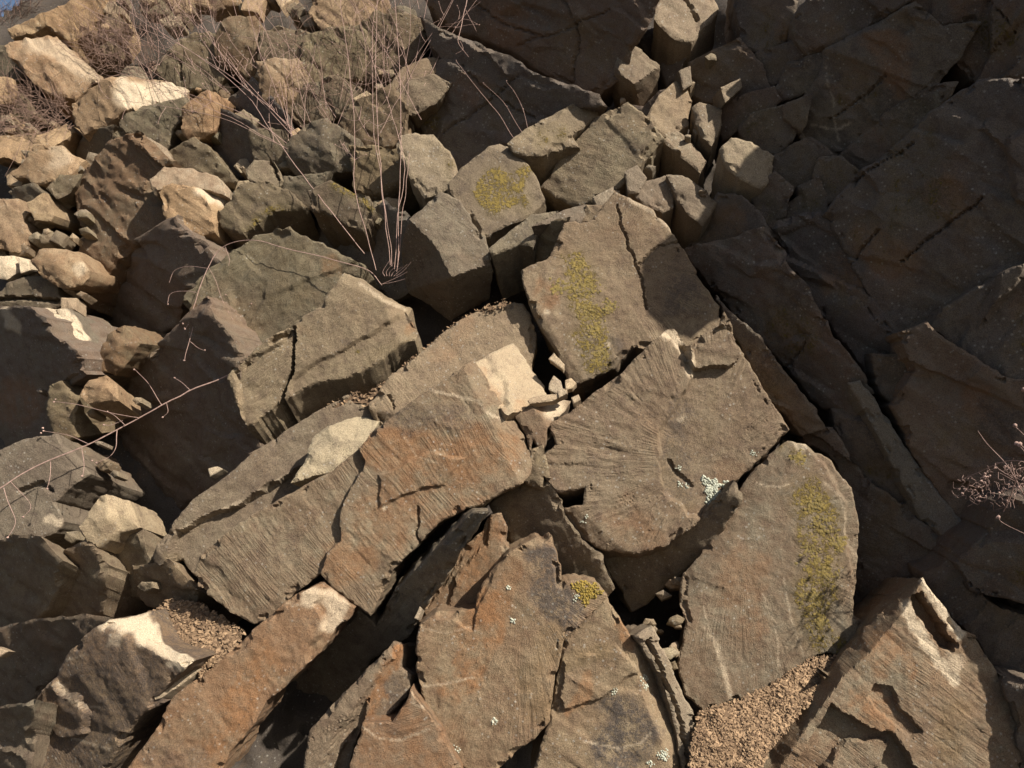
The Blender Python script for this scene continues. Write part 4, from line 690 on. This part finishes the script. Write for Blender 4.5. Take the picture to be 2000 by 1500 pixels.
rock('rock_slab', 'blue-grey ridge of rock running down the dark wall toward the lower right', [(1658, 757), (1686, 750), (1757, 857), (1827, 962), (1877, 1020), (1842, 1050), (1792, 1010), (1764, 945), (1716, 850)], yp=(-38, -4), out=.06, ext=(.05, .3, -.05), mat=M_WALL, st=0, dk=.1, pa=.12)
rock('rock_slab', 'tan lit shard in the wall beside the sunlit square stone', [(1412, 294), (1433, 270), (1468, 281), (1510, 306), (1507, 344), (1485, 365), (1461, 353), (1425, 320)], yp=(0, 6), out=.13, ext=(.02, .2, -.1), pa=.25)

# unseen block added out of view, shaped to cast the yellow-striped block's shade
sh = np.array([(1318, 462), (1275, 480), (1242, 520), (1228, 570), (1231, 645), (1256, 700), (1300, 716), (1342, 672), (1405, 640), (1520, 640), (1580, 480), (1560, 310), (1492, 268), (1446, 335), (1405, 425)], float)
P3 = unproj(sh, np.full(len(sh), bank([(1330, 560)])[0] - .10)) + SUN * 1.45
q = P3 - CAM; px = np.column_stack([1000 + q[:, 0] / q[:, 1] * F, 750 - q[:, 2] / q[:, 1] * F])
B_ = np.array([P3, P3 + np.array([.55, .45, .35])]); nq = len(P3); v_ = B_.reshape(-1, 3); v_ = v_ + .012 * np.column_stack([vnoise(v_ * 9, k) for k in (1, 2, 3)]); c_ = v_.mean(0)
f_ = [tuple(range(nq)), tuple(reversed(range(nq, 2 * nq)))] + [(i, i + nq, (i + 1) % nq + nq, (i + 1) % nq) for i in range(nq)]
me = mesh_from('rock_block', v_ - c_, f_, M_WALL, False); o = bpy.data.objects.new('rock_block', me); COL.objects.link(o); o.location = c_
tag(o, 'unseen block added above the right side to shade the yellow-striped block', 'rock')
GROW[0] = 0.0
# ---------------------------------------------------------------- lichen grown on some of the slabs
def on_face(key, x, y, lift=0.0):
    o, xy, V, n = ROCKS[key]; k = int(np.argmin((xy[:, 0] - x) ** 2 + (xy[:, 1] - y) ** 2)); return V[k] + n * lift
def lump(bmv, bmf, c, r, n, flat, rs, seg=6):
    """one small irregular lobe, added to the vertex and face lists"""
    z = Vector(n); x = z.orthogonal().normalized(); y = z.cross(x); b = len(bmv); a0 = rs.uniform(0, 6.28)
    bmv.append(tuple(Vector(c) + z * r * flat))
    for ring, (rr, hh) in enumerate(((0.62, 0.75), (1.0, -0.2))):
        for k in range(seg):
            a = a0 + 2 * math.pi * k / seg + ring * .3; q = r * rr * rs.uniform(.7, 1.25)
            bmv.append(tuple(Vector(c) + x * math.cos(a) * q + y * math.sin(a) * q + z * r * flat * hh))
    for k in range(seg):
        j = (k + 1) % seg
        bmf.append((b, b + 1 + k, b + 1 + j)); bmf.append((b + 1 + k, b + 1 + seg + k, b + 1 + seg + j, b + 1 + j))
def lichen(key, name, spots, mat, n_per, rmin, rmax, label=None, pw=.5, fl=1.0):
    o = ROCKS[key][0]; nrm = ROCKS[key][3]; rs = random.Random(len(spots) * 31 + int(spots[0][0]))
    for x, y, R in spots:
        vs, fs = [], []; R = R * rs.uniform(.8, 1.2); p1, p2 = rs.uniform(0, 6.28), rs.uniform(0, 6.28)
        for k in range(n_per if R > 15 else max(8, n_per // 5)):
            a = rs.uniform(0, 6.28); q = R * rs.uniform(0, 1) ** pw * (0.68 + 0.22 * math.sin(a * 3 + p1) + .14 * math.sin(a * 7 + p2))
            lump(vs, fs, on_face(key, x + math.cos(a) * q, y + math.sin(a) * q, 0.0005), rs.uniform(rmin, rmax), nrm, rs.uniform(.5, 1.1) * fl, rs)
        loc = np.mean(np.array(vs), 0); me = mesh_from(name, np.array(vs) - loc, fs, mat, True, 50)
        l = bpy.data.objects.new(name, me); COL.objects.link(l); l.parent = o; l.location = Vector(loc) - o.location
        if label: l['label'] = label
lichen('fan', 'lichen_rosette', [(1400, 958, 34)], M_LWHITE, 330, .0022, .0048, 'pale grey-green lichen rosette')
lichen('fan', 'lichen_spot', [(1476, 888, 9), (1330, 946, 7), (1331, 915, 9), (1345, 950, 6), (1141, 1014, 12)], M_LWHITE, 60, .0015, .003)
lichen('leaf', 'lichen_tuft', [(1150, 1155, 28), (1128, 1146, 14)], M_LYEL, 260, .002, .0042, 'yellow lichen tuft')
lichen('leaf', 'lichen_spot', [(1127, 1168, 18), (966, 1408, 8), (993, 1148, 6), (1000, 1212, 7), (890, 1465, 10)], M_LWHITE, 90, .0014, .0028)
lichen('angular', 'lichen_spot', [(1258, 1325, 10), (1262, 1340, 8), (1200, 1350, 9), (1295, 1475, 16), (1270, 1490, 12)], M_LWHITE, 80, .0015, .003)

lichen('stripe', 'lichen_patch', [(1130, 520, 40), (1118, 560, 36), (1150, 560, 34), (1142, 600, 40), (1160, 640, 36), (1170, 690, 30), (1090, 560, 20), (1190, 600, 18)], M_LOLIVE, 80, .0014, .0048, 'ochre lichen crust', .7, .16)
lichen('round', 'lichen_patch', [(1590, 980, 36), (1605, 1030, 44), (1585, 1080, 44), (1615, 1120, 40), (1588, 1165, 40), (1600, 1215, 36), (1560, 895, 22), (1640, 1060, 20)], M_LOLIVE, 85, .0014, .0048, 'ochre lichen crust', .7, .16)

# ---------------------------------------------------------------- loose chips in the two pockets
def pocket(name, poly, outs, n, rmin, rmax, seed):
    rs = np.random.RandomState(seed); poly_a = np.array(poly, float)
    cx, cy = poly_a[:, 0], poly_a[:, 1]; vs, fs = [], []
    # bed of dirt under the chips
    g = 7.0; gx, gy = np.meshgrid(np.arange(cx.min(), cx.max(), g), np.arange(cy.min(), cy.max(), g)); xy = np.column_stack([gx.ravel(), gy.ravel()])
    lerp = lambda q: outs[0] + (outs[1] - outs[0]) * np.clip((q[:, 1] - cy.min()) / (cy.max() - cy.min()), 0, 1)
    pos = lambda q: unproj(q, bank(q) - lerp(q) - 0.010 * fbm(p3(q / 30), 3, seed))
    keep = inside(poly, xy); nx = gx.shape[1]; P = pos(xy)
    for r in range(gx.shape[0] - 1):
        for c in range(nx - 1):
            a = r * nx + c
            if keep[a] and keep[a + 1] and keep[a + nx] and keep[a + nx + 1]: fs.append((a + nx, a + nx + 1, a + 1, a))
    vs = [tuple(v) for v in P]
    pts = []
    while len(pts) < n:
        q = rs.uniform([cx.min(), cy.min()], [cx.max(), cy.max()], (n, 2)); q = q[inside(poly, q)]; pts.extend(q.tolist())
    pts = np.array(pts[:n]); C3 = pos(pts)
    up = np.array([0.05, -0.55, 0.83])
    for c in C3:
        r = rmin * .7 * (rmax * 1.5 / rmin) ** (rs.rand() ** 1.8)
        nrm = Vector(up + rs.normal(0, .45, 3)).normalized(); x = nrm.orthogonal().normalized(); y = nrm.cross(x); a0 = rs.uniform(0, 6.28)
        xx = x * math.cos(a0) + y * math.sin(a0); yy = nrm.cross(xx); k = rs.randint(4, 6); b = len(vs); asp = rs.uniform(.35, .8); th = r * rs.uniform(.12, .35)
        cc = Vector(c) + nrm * rs.uniform(0, .005)
        for s in (0.5, -0.5):
            for i in range(k):
                a = 2 * math.pi * (i + rs.uniform(-.25, .25)) / k; vs.append(tuple(cc + xx * math.cos(a) * r + yy * math.sin(a) * r * asp + nrm * th * s))
        fs.append(tuple(b + i for i in range(k))); fs.append(tuple(b + k + i for i in reversed(range(k))))
        for i in range(k): j = (i + 1) % k; fs.append((b + i, b + k + i, b + k + j, b + j))
    me = mesh_from(name, np.array(vs), fs, M_CHIP, False)
    o = bpy.data.objects.new(name, me); COL.objects.link(o); return o
o = pocket('gravel', [(276, 1208), (330, 1170), (395, 1178), (480, 1235), (450, 1285), (410, 1308), (394, 1330), (372, 1302), (318, 1268)], (.06, .145), 1600, .0035, .010, 5)
tag(o, 'loose tan rock chips in the sunny pocket behind the lower left boulder', 'gravel', kind='stuff')
o = pocket('gravel', [(1340, 1535), (1352, 1440), (1366, 1388), (1450, 1362), (1520, 1328), (1580, 1284), (1650, 1278), (1605, 1345), (1552, 1410), (1505, 1465), (1470, 1535)], (.03, .06), 5200, .0028, .0075, 6)
tag(o, 'loose tan rock chips between the olive-banded slab and the notched slab', 'gravel', kind='stuff')

o = pocket('gravel', [(604, 812), (690, 764), (716, 770), (760, 735), (818, 688), (880, 634), (930, 604), (990, 584), (1000, 596), (930, 620), (880, 652), (826, 700), (770, 752), (726, 800), (690, 786), (616, 826)], (.05, .05), 420, .003, .009, 8)
tag(o, 'crumbs of stone and dirt along the joint above the smooth tilted strip', 'gravel', kind='stuff')
# small chips lying on the sunlit block in the centre
CH = [('curved white chip leaning in the notch above the tan-topped block', [(1073, 748), (1082, 732), (1096, 742), (1100, 760), (1086, 768), (1072, 760)], .17),
      ('pale chip against the foot of the yellow-striped block', [(1104, 742), (1116, 738), (1126, 748), (1118, 758), (1104, 762)], .16),
      ('flat splinter stack lying on the bright flat-topped block', [(1030, 782), (1042, 774), (1085, 768), (1108, 760), (1110, 768), (1080, 782), (1034, 788)], .165),
      ('tiny pale chip between the two leaning chips', [(1088, 762), (1102, 758), (1108, 768), (1092, 776)], .17),
      ('small cube of stone stuck in shade under the yellow-striped block', [(1072, 700), (1082, 688), (1104, 712), (1100, 722)], .13),
      ('small lit chip by the left corner of the fan-ridged slab', [(1116, 776), (1130, 770), (1134, 780), (1120, 788)], .17),
      ('small white stone chip lying in the gap under the jointed block', [(406, 915), (424, 910), (436, 916), (410, 930)], .08),
      ('thin white chip lodged left of the leaf-shaped slab', [(809, 1207), (820, 1184), (824, 1190), (816, 1210)], .10),
      ('pale triangular chip at the left edge above the dark corner stone', [(-12, 1262), (17, 1272), (-4, 1284)], .10)]
for lb, pl, ou in CH: rock('rock_chip', lb, pl, yp=(10, 25), out=ou, ext=(.005, .03, -.012), mat=M_PALE, st=.15, dk=.05, pa=.2, rg=1.0, cat='stone chip')

# ---------------------------------------------------------------- loose little stones of the rubble on the left
def scatter(n, region, seed, group, label, rmin, rmax, mats, lift=.10, low=None):
    rs = random.Random(seed); got = 0
    while got < n:
        x = rs.uniform(min(p[0] for p in region), max(p[0] for p in region)); y = rs.uniform(min(p[1] for p in region), max(p[1] for p in region))
        if not inside(region, np.array([[x, y]]))[0]: continue
        r = rs.uniform(rmin, rmax); k = rs.randint(4, 6); a0 = rs.uniform(0, 6.28); asp = rs.uniform(.55, 1)
        pl = [(x + math.cos(a0 + 6.283 * i / k) * r * rs.uniform(.75, 1.2), y + math.sin(a0 + 6.283 * i / k) * r * asp * rs.uniform(.75, 1.2)) for i in range(k)]
        rock('stone', label, pl, yp=(rs.uniform(-25, 25), rs.uniform(-5, 35)), out=rs.uniform(lift * .5 if low is None else low, lift), ext=(.01, .05, -.02), mat=rs.choice(mats), inn=[(x, y, .006)], st=rs.uniform(0, .4), dk=rs.uniform(0, .3), pa=rs.uniform(0, .3), group=group, cat='stone')
        got += 1
scatter(46, [(-10, 300), (150, 290), (170, 480), (160, 600), (-10, 620)], 3, 'little stones in the left rubble', 'little angular stone among the rubble at the left edge', 6, 22, [M_TAN, M_OLIVE, M_OLIVE, M_GREY])
scatter(24, [(200, 170), (560, 140), (800, 60), (800, 180), (560, 330), (300, 330)], 4, 'little stones between the upper left rocks', 'little stone lodged between the upper left rocks', 5, 16, [M_OLIVE, M_OLIVE, M_GREY, M_TAN], .03)
scatter(70, [(150, 180), (300, 120), (560, 40), (820, 20), (800, 420), (560, 450), (400, 500), (300, 420), (150, 300)], 14, 'rubble between the upper left rocks', 'angular bit of rubble wedged behind the upper left rocks', 12, 34, [M_OLIVE, M_OLIVE, M_TAN, M_GREY], .03, -.06)
scatter(26, [(200, -20), (640, -20), (600, 60), (440, 40), (340, 75), (190, 100)], 15, 'rubble along the top edge', 'tan rubble stone in the grass along the top edge left of centre', 10, 34, [M_TAN, M_OLIVE], .08, .0)
scatter(16, [(1240, 1185), (1330, 1130), (1335, 1230), (1320, 1340), (1262, 1260)], 16, 'bits of stone in the gap below the fan-ridged slab', 'bit of stone fallen in the dark gap below the fan-ridged slab', 7, 20, [M_GREY, M_OLIVE], -.03, -.08)
scatter(18, [(1180, 200), (1400, 100), (1420, 330), (1360, 440), (1180, 400)], 6, 'little stones at the wall edge', 'little stone lodged in the cracks at the dark wall edge', 5, 13, [M_GREY], .12)
scatter(16, [(60, 700), (280, 640), (300, 1150), (120, 1150)], 7, 'little stones in the left hollows', 'little dark stone in the hollows at the left', 7, 18, [M_OLIVE, M_WALL], .05)
scatter(12, [(-10, 210), (130, 215), (110, 290), (-10, 300)], 9, 'little stones in the dry grass', 'little pale stone in the dry grass at the upper left', 6, 14, [M_TAN, M_PALE], .10)

# ---------------------------------------------------------------- dry plants
def tube(vs, fs, pts, r0, r1, seg=5):
    pts = [Vector(p) for p in pts]; n = len(pts); b0 = len(vs)
    for i, p in enumerate(pts):
        d = (pts[min(i + 1, n - 1)] - pts[max(i - 1, 0)]).normalized(); x = d.orthogonal().normalized(); y = d.cross(x); r = r0 + (r1 - r0) * i / max(1, n - 1)
        for k in range(seg):
            a = 2 * math.pi * k / seg; vs.append(tuple(p + x * math.cos(a) * r + y * math.sin(a) * r))
    for i in range(n - 1):
        for k in range(seg):
            j = (k + 1) % seg; fs.append((b0 + i * seg + k, b0 + i * seg + j, b0 + (i + 1) * seg + j, b0 + (i + 1) * seg + k))
    fs.append(tuple(b0 + k for k in reversed(range(seg)))); fs.append(tuple(b0 + (n - 1) * seg + k for k in range(seg)))
def smooth(pts, sub=5):
    P = np.array(pts, float); P = np.vstack([2 * P[0] - P[1], P, 2 * P[-1] - P[-2]]); out = []
    for i in range(1, len(P) - 2):
        for k in range(sub):
            t = k / sub; a, b, c, d = P[i - 1], P[i], P[i + 1], P[i + 2]
            out.append(0.5 * (2 * b + (c - a) * t + (2 * a - 5 * b + 4 * c - d) * t * t + (3 * b - a - 3 * c + d) * t ** 3))
    out.append(P[-2]); return np.array(out)
def kink(P, r):
    return P + min(1, r / .0015) * .0035 * np.column_stack([vnoise(P * 17, k) for k in (3, 4, 5)])
def path3(pts):
    s = smooth(pts); return unproj(s[:, :2], bank(s[:, :2]) - s[:, 2])
def plant(name, label, cat, root, parts, group=None):
    """parts: list of (part name, [(list of (x, y, clearance)), r0, r1] ...)"""
    loc = unproj([root[:2]], bank([root[:2]]) - root[2])[0]
    e = bpy.data.objects.new(name, None); COL.objects.link(e); e.location = loc; e.empty_display_size = .05; tag(e, label, cat, group)
    for pn, items in parts:
        groups = [items] if len(items) > 90 else [[it] for it in items]
        for gi in groups:
            vs, fs = [], []
            for it in gi:
                if it[0] == 'bud':
                    x, y, c, r = it[1:]; rs = random.Random(int(x * 7 + y)); p = unproj([(x, y)], bank([(x, y)]) - c)[0]; k = Vector((rs.uniform(-.5, .5), -.8, rs.uniform(-.2, .6))); lump(vs, fs, p, r, k, 1.2, rs)
                    b = len(vs); cl = Vector(p) - k.normalized() * r * .9; vs.append(tuple(cl)); fs.extend([(b - 6 + i, b, b - 6 + (i + 1) % 6)[::-1] for i in range(6)])
                else: tube(vs, fs, kink(path3(it[0]), it[1]), it[1] * .82, it[2] * .75)
            vs = np.array(vs); lc = vs.mean(0); me = mesh_from(pn, vs - lc, fs, M_STEM, True, 60); o = bpy.data.objects.new(pn, me); COL.objects.link(o); o.parent = e; o.location = Vector(lc) - Vector(loc)
            if len(gi) > 90: tag(o, kind='stuff')
    return e
def twigs(path, n, ln, seed, r=.0009, spread=(0.5, 1.2), buds=True):
    rs = random.Random(seed); P = smooth(path); res = []; bd = []
    for k in range(n):
        i = rs.randrange(2, len(P) - 1); a = math.atan2(P[i][1] - P[i - 1][1], P[i][0] - P[i - 1][0]) + rs.choice((-1, 1)) * rs.uniform(*spread); L = ln * rs.uniform(.4, 1.2)
        x, y, c = P[i]; m = (x + math.cos(a) * L * .5, y + math.sin(a) * L * .5 + L * .04, c + L * .0003 * rs.uniform(-1, 1)); a += rs.uniform(-.5, .5)
        e = (m[0] + math.cos(a) * L * .5, m[1] + math.sin(a) * L * .5, m[2] + L * .0003 * rs.uniform(-1, 1)); res.append(([(x, y, c), m, e], r, r * .6))
        if buds: bd.append(('bud', e[0], e[1], e[2], rs.uniform(.0018, .0032)))
    return res, bd
A = [([(762, 518, .09), (752, 430, .16), (745, 350, .20), (734, 175, .26), (737, -20, .30)], .0017, .0010), ([(776, 520, .09), (779, 400, .18), (784, 210, .27), (769, -10, .32), (765, -30, .32)], .0017, .0010),
     ([(770, 525, .09), (777, 420, .15), (790, 330, .18), (768, 230, .20), (735, 140, .22), (700, 40, .24)], .0016, .0009), ([(734, 528, .07), (712, 440, .13), (693, 366, .17), (692, 227, .20), (671, 52, .24), (662, -20, .25)], .0017, .0010),
     ([(775, 530, .09), (785, 430, .13), (791, 380, .15), (800, 300, .17)], .0014, .0009), ([(765, 520, .09), (760, 460, .12), (742, 330, .17), (730, 240, .19), (728, 60, .22), (742, -10, .24)], .0015, .0009)]
tw, bd = [], []
for k, a in enumerate(A[:4]):
    t_, b_ = twigs(a[0][2:], 7, 46, 40 + k); tw += t_; bd += b_
foot = [([(765 + dx, 540, .09), (770 + dx * 1.8, 530, .10), (785 + dx * 2, 520 - abs(dx), .12)], .0012, .0008) for dx in (-12, -8, -4, 0, 5, 9)] + [([(748, 556, .08), (770, 545, .10), (795, 530, .12)], .0014, .0008), ([(745, 556, .08), (765, 552, .10), (790, 545, .12)], .0012, .0008)]
plant('dry_weed', 'tall dry weed whose bundle of upright bare stems rises to the top edge', 'dry weed', (762, 545, .06), [('stem', [a]) for a in A] + [('twig', tw), ('bud', bd), ('stem_base', foot)])
B1 = [([(712, 497, .03), (650, 415, .10), (577, 325, .15), (520, 240, .19), (465, 171, .22), (350, 87, .26), (196, 28, .30), (150, 5, .32)], .0020, .0010)]
t1, b1 = twigs(B1[0][0][3:], 12, 60, 61)
plant('dry_weed', 'long bare stem slanting from beside the tall weed to the upper left', 'dry stem', (712, 497, .03), [('stem', B1), ('twig', t1), ('bud', b1)])
BF = [([(566, 285, .09), (480, 225, .16), (364, 182, .20), (224, 140, .24)], .0017, .0008), ([(562, 292, .09), (470, 240, .14), (370, 190, .19), (260, 110, .24), (180, 60, .26)], .0015, .0008), ([(588, 266, .09), (520, 205, .15), (437, 140, .20), (290, 49, .26), (196, -20, .30)], .0018, .0009),
      ([(585, 270, .09), (510, 190, .16), (420, 90, .22), (330, -10, .28)], .0015, .0008), ([(575, 280, .09), (540, 180, .16), (500, 80, .22), (480, -15, .26)], .0013, .0007), ([(560, 290, .09), (430, 230, .16), (300, 205, .20), (190, 190, .22)], .0014, .0007), ([(580, 275, .09), (450, 130, .20), (380, 20, .26), (365, -20, .28)], .0014, .0008)]
tw, bd = [], []
for k, a in enumerate(BF):
    t_, b_ = twigs(a[0][1:], 7, 55, 70 + k); tw += t_; bd += b_
plant('dry_weed', 'dry weed fanning out to the upper left from the dark olive hump', 'dry weed', (572, 284, .08), [('stem', [a]) for a in BF] + [('twig', tw), ('bud', bd)])
BR = [([(452, 730, .11), (400, 752, .12), (315, 791, .15), (224, 843, .18), (140, 882, .22), (70, 910, .25), (0, 952, .28), (-40, 975, .30)], .0026, .0022)]
tb = [([(315, 791, .15), (290, 750, .16), (262, 722, .17)], .0012, .0008), ([(372, 763, .13), (355, 748, .14), (341, 738, .14)], .0012, .0008), ([(270, 815, .17), (225, 808, .18), (160, 792, .20), (105, 785, .22)], .0013, .0008), ([(245, 832, .18), (225, 812, .19), (210, 804, .19)], .0012, .0008),
      ([(175, 868, .20), (140, 852, .21), (85, 842, .22)], .0012, .0008), ([(228, 842, .18), (226, 870, .19), (215, 890, .19), (188, 904, .20)], .0014, .0008), ([(160, 876, .20), (163, 905, .21), (160, 930, .21)], .0012, .0008), ([(98, 900, .23), (96, 940, .23), (92, 955, .23)], .0011, .0007),
      ([(325, 788, .15), (328, 805, .15), (318, 815, .15)], .0010, .0007), ([(240, 822, .18), (215, 832, .18), (203, 830, .18)], .0012, .0008), ([(5, 950, .27), (20, 990, .26), (30, 1020, .25), (15, 1050, .25)], .0012, .0008), ([(20, 940, .27), (60, 985, .25), (45, 1010, .25)], .0009, .0006)]
bd = [('bud', p[0][-1][0], p[0][-1][1], p[0][-1][2], .0035) for p in tb] + [('bud', 84, 836, .22, .004), ('bud', 80, 846, .22, .0035), ('bud', 108, 780, .22, .003), ('bud', 180, 900, .2, .0035)]
plant('dry_branch', 'bare twiggy branch reaching from the jointed block down to the left edge', 'branch', (452, 730, .11), [('stem', BR), ('twig', tb), ('bud', bd)])
AR = [([(748, 558, .07), (720, 530, .10), (648, 507, .14), (560, 484, .17), (500, 470, .18), (465, 470, .18), (430, 486, .18), (406, 521, .18), (392, 560, .17), (374, 609, .16), (362, 640, .16)], .0017, .0014)]
tb = [([(376, 605, .16), (376, 640, .16), (370, 668, .16), (362, 690, .16), (360, 702, .16)], .0013, .0009), ([(371, 666, .16), (385, 678, .16), (398, 684, .16)], .0010, .0008), ([(406, 521, .18), (422, 550, .15), (436, 590, .13), (455, 625, .12)], .0008, .0006), ([(384, 572, .17), (350, 568, .17), (332, 575, .17), (328, 592, .17)], .0010, .0007), ([(404, 524, .18), (370, 520, .18), (340, 528, .18), (330, 552, .18)], .0009, .0006), ([(440, 482, .18), (448, 505, .17), (446, 520, .16)], .0009, .0006)]
bd = [('bud', 361, 642, .16, .004), ('bud', 357, 632, .16, .003), ('bud', 368, 634, .16, .003), ('bud', 360, 704, .16, .0038), ('bud', 400, 684, .16, .0035), ('bud', 441, 576, .13, .003), ('bud', 491, 593, .08, .003), ('bud', 328, 594, .17, .003)]
plant('dry_branch', 'slender arching twig bending over the olive-tinted slab with drooping tips', 'twig', (748, 558, .07), [('stem', AR), ('twig', tb), ('bud', bd)])
TP = [([(1003, 270, .09), (975, 225, .13), (930, 170, .17), (891, 119, .20)], .0011, .0008), ([(1020, 260, .10), (1005, 235, .13), (980, 195, .16), (944, 163, .18)], .0010, .0006), ([(1030, 250, .12), (1022, 215, .15), (1005, 180, .17), (989, 159, .18)], .0010, .0006)]
bd = [('bud', x, y, c, .0022) for x, y, c in ((944, 162, .18), (989, 158, .18), (1022, 213, .15), (990, 208, .15), (891, 118, .20), (1003, 178, .17))]
plant('dry_weed', 'three thin wiry stems rising from the lichen-crusted ledge against the dark sheet', 'dry stem', (1008, 272, .08), [('stem', [a]) for a in TP] + [('bud', bd)])
TQ = [([(914, -20, .2), (906, 30, .2), (897, 65, .19), (897, 85, .18), (915, 110, .16)], .0016, .0010)]
tb = [([(903, 40, .2), (885, 46, .2), (870, 47, .2)], .0009, .0006), ([(897, 75, .18), (905, 95, .17), (890, 105, .17)], .0009, .0006), ([(910, 20, .2), (925, 50, .19), (930, 62, .18)], .0009, .0006), ([(812, -10, .2), (816, 8, .2), (818, 18, .2)], .0010, .0007)]
plant('dry_branch', 'short pale twig hanging in from the top edge before the dark sheet', 'twig', (914, -20, .2), [('stem', TQ), ('twig', tb)])
SP = [([(2030, 1075, .10), (2005, 980, .16), (1985, 940, .18), (1975, 905, .20)], .0022, .0012), ([(1943, 1058, .10), (1962, 1000, .14), (1985, 940, .18), (2010, 895, .22)], .0024, .0014), ([(1985, 940, .18), (1962, 903, .19), (1930, 870, .2), (1909, 842, .2)], .0014, .0008), ([(2030, 904, .22), (1990, 902, .2), (1962, 903, .19), (1920, 920, .18), (1872, 938, .17)], .0016, .0009), ([(1985, 940, .18), (1950, 915, .19), (1945, 905, .19)], .0012, .0008), ([(2030, 960, .2), (1990, 945, .18), (1955, 925, .18)], .0014, .0009)]
rs = random.Random(12); tg = []; sd2 = []
for k in range(120):
    x = rs.uniform(1872, 2015); y0 = 938 - (x - 1872) * .27; y = y0 + rs.uniform(-6, 70) * (0.35 + .65 * min(1, (x - 1865) / 70)); c = rs.uniform(.13, .22); a = rs.uniform(0, 6.28); L = rs.uniform(8, 22)
    tg.append(([(x, y, c), (x + math.cos(a) * L * .5 + rs.uniform(-4, 4), y + math.sin(a) * L * .5, c + rs.uniform(-.01, .01)), (x + math.cos(a + .8) * L, y + math.sin(a + .8) * L, c + rs.uniform(-.02, .02))], .0008, .0005))
    if k % 3 == 0: sd2.append(('bud', x, y, c, rs.uniform(.002, .004)))
for x, y in ((1982, 831), (1985, 866), (1950, 1010), (2000, 760), (1992, 868)): sd2.append(('bud', x, y, .2, .006)); tg.append(([(x, y, .2), (x + 12, y + 12, .2), (2020, y + 40, .2)], .0009, .0007))
plant('dry_weed', 'tangled dry plant with pale crossing stems and seed heads at the right edge', 'dry weed', (1990, 1000, .08), [('stem', [a]) for a in SP] + [('twig', tg), ('seed_head', sd2)])
def wisps(label, n, seed, root, xr, yr, lean, c0):
    rs = random.Random(seed); st = []; bd = []
    for k in range(n):
        x, y = root[0] + rs.uniform(-xr, xr), root[1] + rs.uniform(-yr, yr); L = rs.uniform(110, 330); a = math.radians(rs.gauss(lean, 20)); b = rs.uniform(-.25, .25); pts = []
        for i in range(4):
            pts.append((x, y, c0 + .035 * i)); x += math.cos(a) * L / 3; y -= math.sin(a) * L / 3; a += b
        st.append((pts, rs.uniform(.0009, .0014), .0006))
        t_, b_ = twigs(pts, rs.randint(1, 4), 40, seed * 50 + k); st += t_; bd += b_
    plant('dry_weed', label, 'dry weed', (root[0], root[1], c0), [('stem', [a]) for a in st[:95]] + [('bud', bd[:60])])
wisps('thin scattered dry stems among the crumbly rocks left of the tall weed', 20, 21, (640, 250), 110, 60, 100, .08)
wisps('wispy dry stems leaning left over the olive boulder at the top', 16, 22, (400, 170), 110, 50, 125, .09)
wisps('fine dry stems rising right of the tall weed near the top edge', 12, 23, (790, 190), 40, 50, 95, .08)
def tuft(label, region, n, seed, ang, lmin, lmax, c0):
    rs = random.Random(seed); vs, fs = [], []
    while n > 0:
        x = rs.uniform(min(p[0] for p in region), max(p[0] for p in region)); y = rs.uniform(min(p[1] for p in region), max(p[1] for p in region))
        if not inside(region, np.array([[x, y]]))[0]: continue
        n -= 1; a = math.radians(rs.gauss(ang, 38)); L = rs.uniform(lmin, lmax); c = c0 + rs.uniform(-.02, .03); b = rs.uniform(-.5, .5)
        pts = [(x, y, c), (x + math.cos(a) * L * .5, y - math.sin(a) * L * .5, c + .03), (x + math.cos(a + b) * L, y - math.sin(a + b) * L, c + .05)]
        tube(vs, fs, path3(pts)[::2], .0009, .0004, 3)
    vs = np.array(vs); loc = vs.mean(0); me = mesh_from('dry_grass', vs - loc, fs, M_GRASS, True, 60); o = bpy.data.objects.new('dry_grass', me); COL.objects.link(o); o.location = loc; tag(o, label, 'dry grass')
tuft('thick tuft of dry grass behind the bright wedge block', [(150, 60), (260, 60), (330, 110), (300, 160), (215, 140), (180, 130)], 260, 1, 120, 30, 110, .08)
tuft('matted dry grass spread at the left edge under the pale-ridged stone', [(-10, 190), (60, 160), (140, 200), (150, 250), (60, 265), (-10, 270)], 240, 2, 160, 30, 100, .10)
tuft('dry grass tuft along the top edge left of the tall stems', [(200, -10), (420, -10), (430, 50), (340, 80), (240, 60)], 230, 3, 110, 30, 120, .09)
tuft('sparse dry grass among crumbly rocks around the tall stems', [(520, 0), (820, 0), (760, 170), (640, 240), (560, 160)], 230, 4, 100, 20, 90, .09)
tuft('small straw tuft at the very top left corner against the sky', [(-10, 20), (50, 0), (80, 10), (30, 50), (-10, 60)], 120, 5, 60, 15, 40, .10)
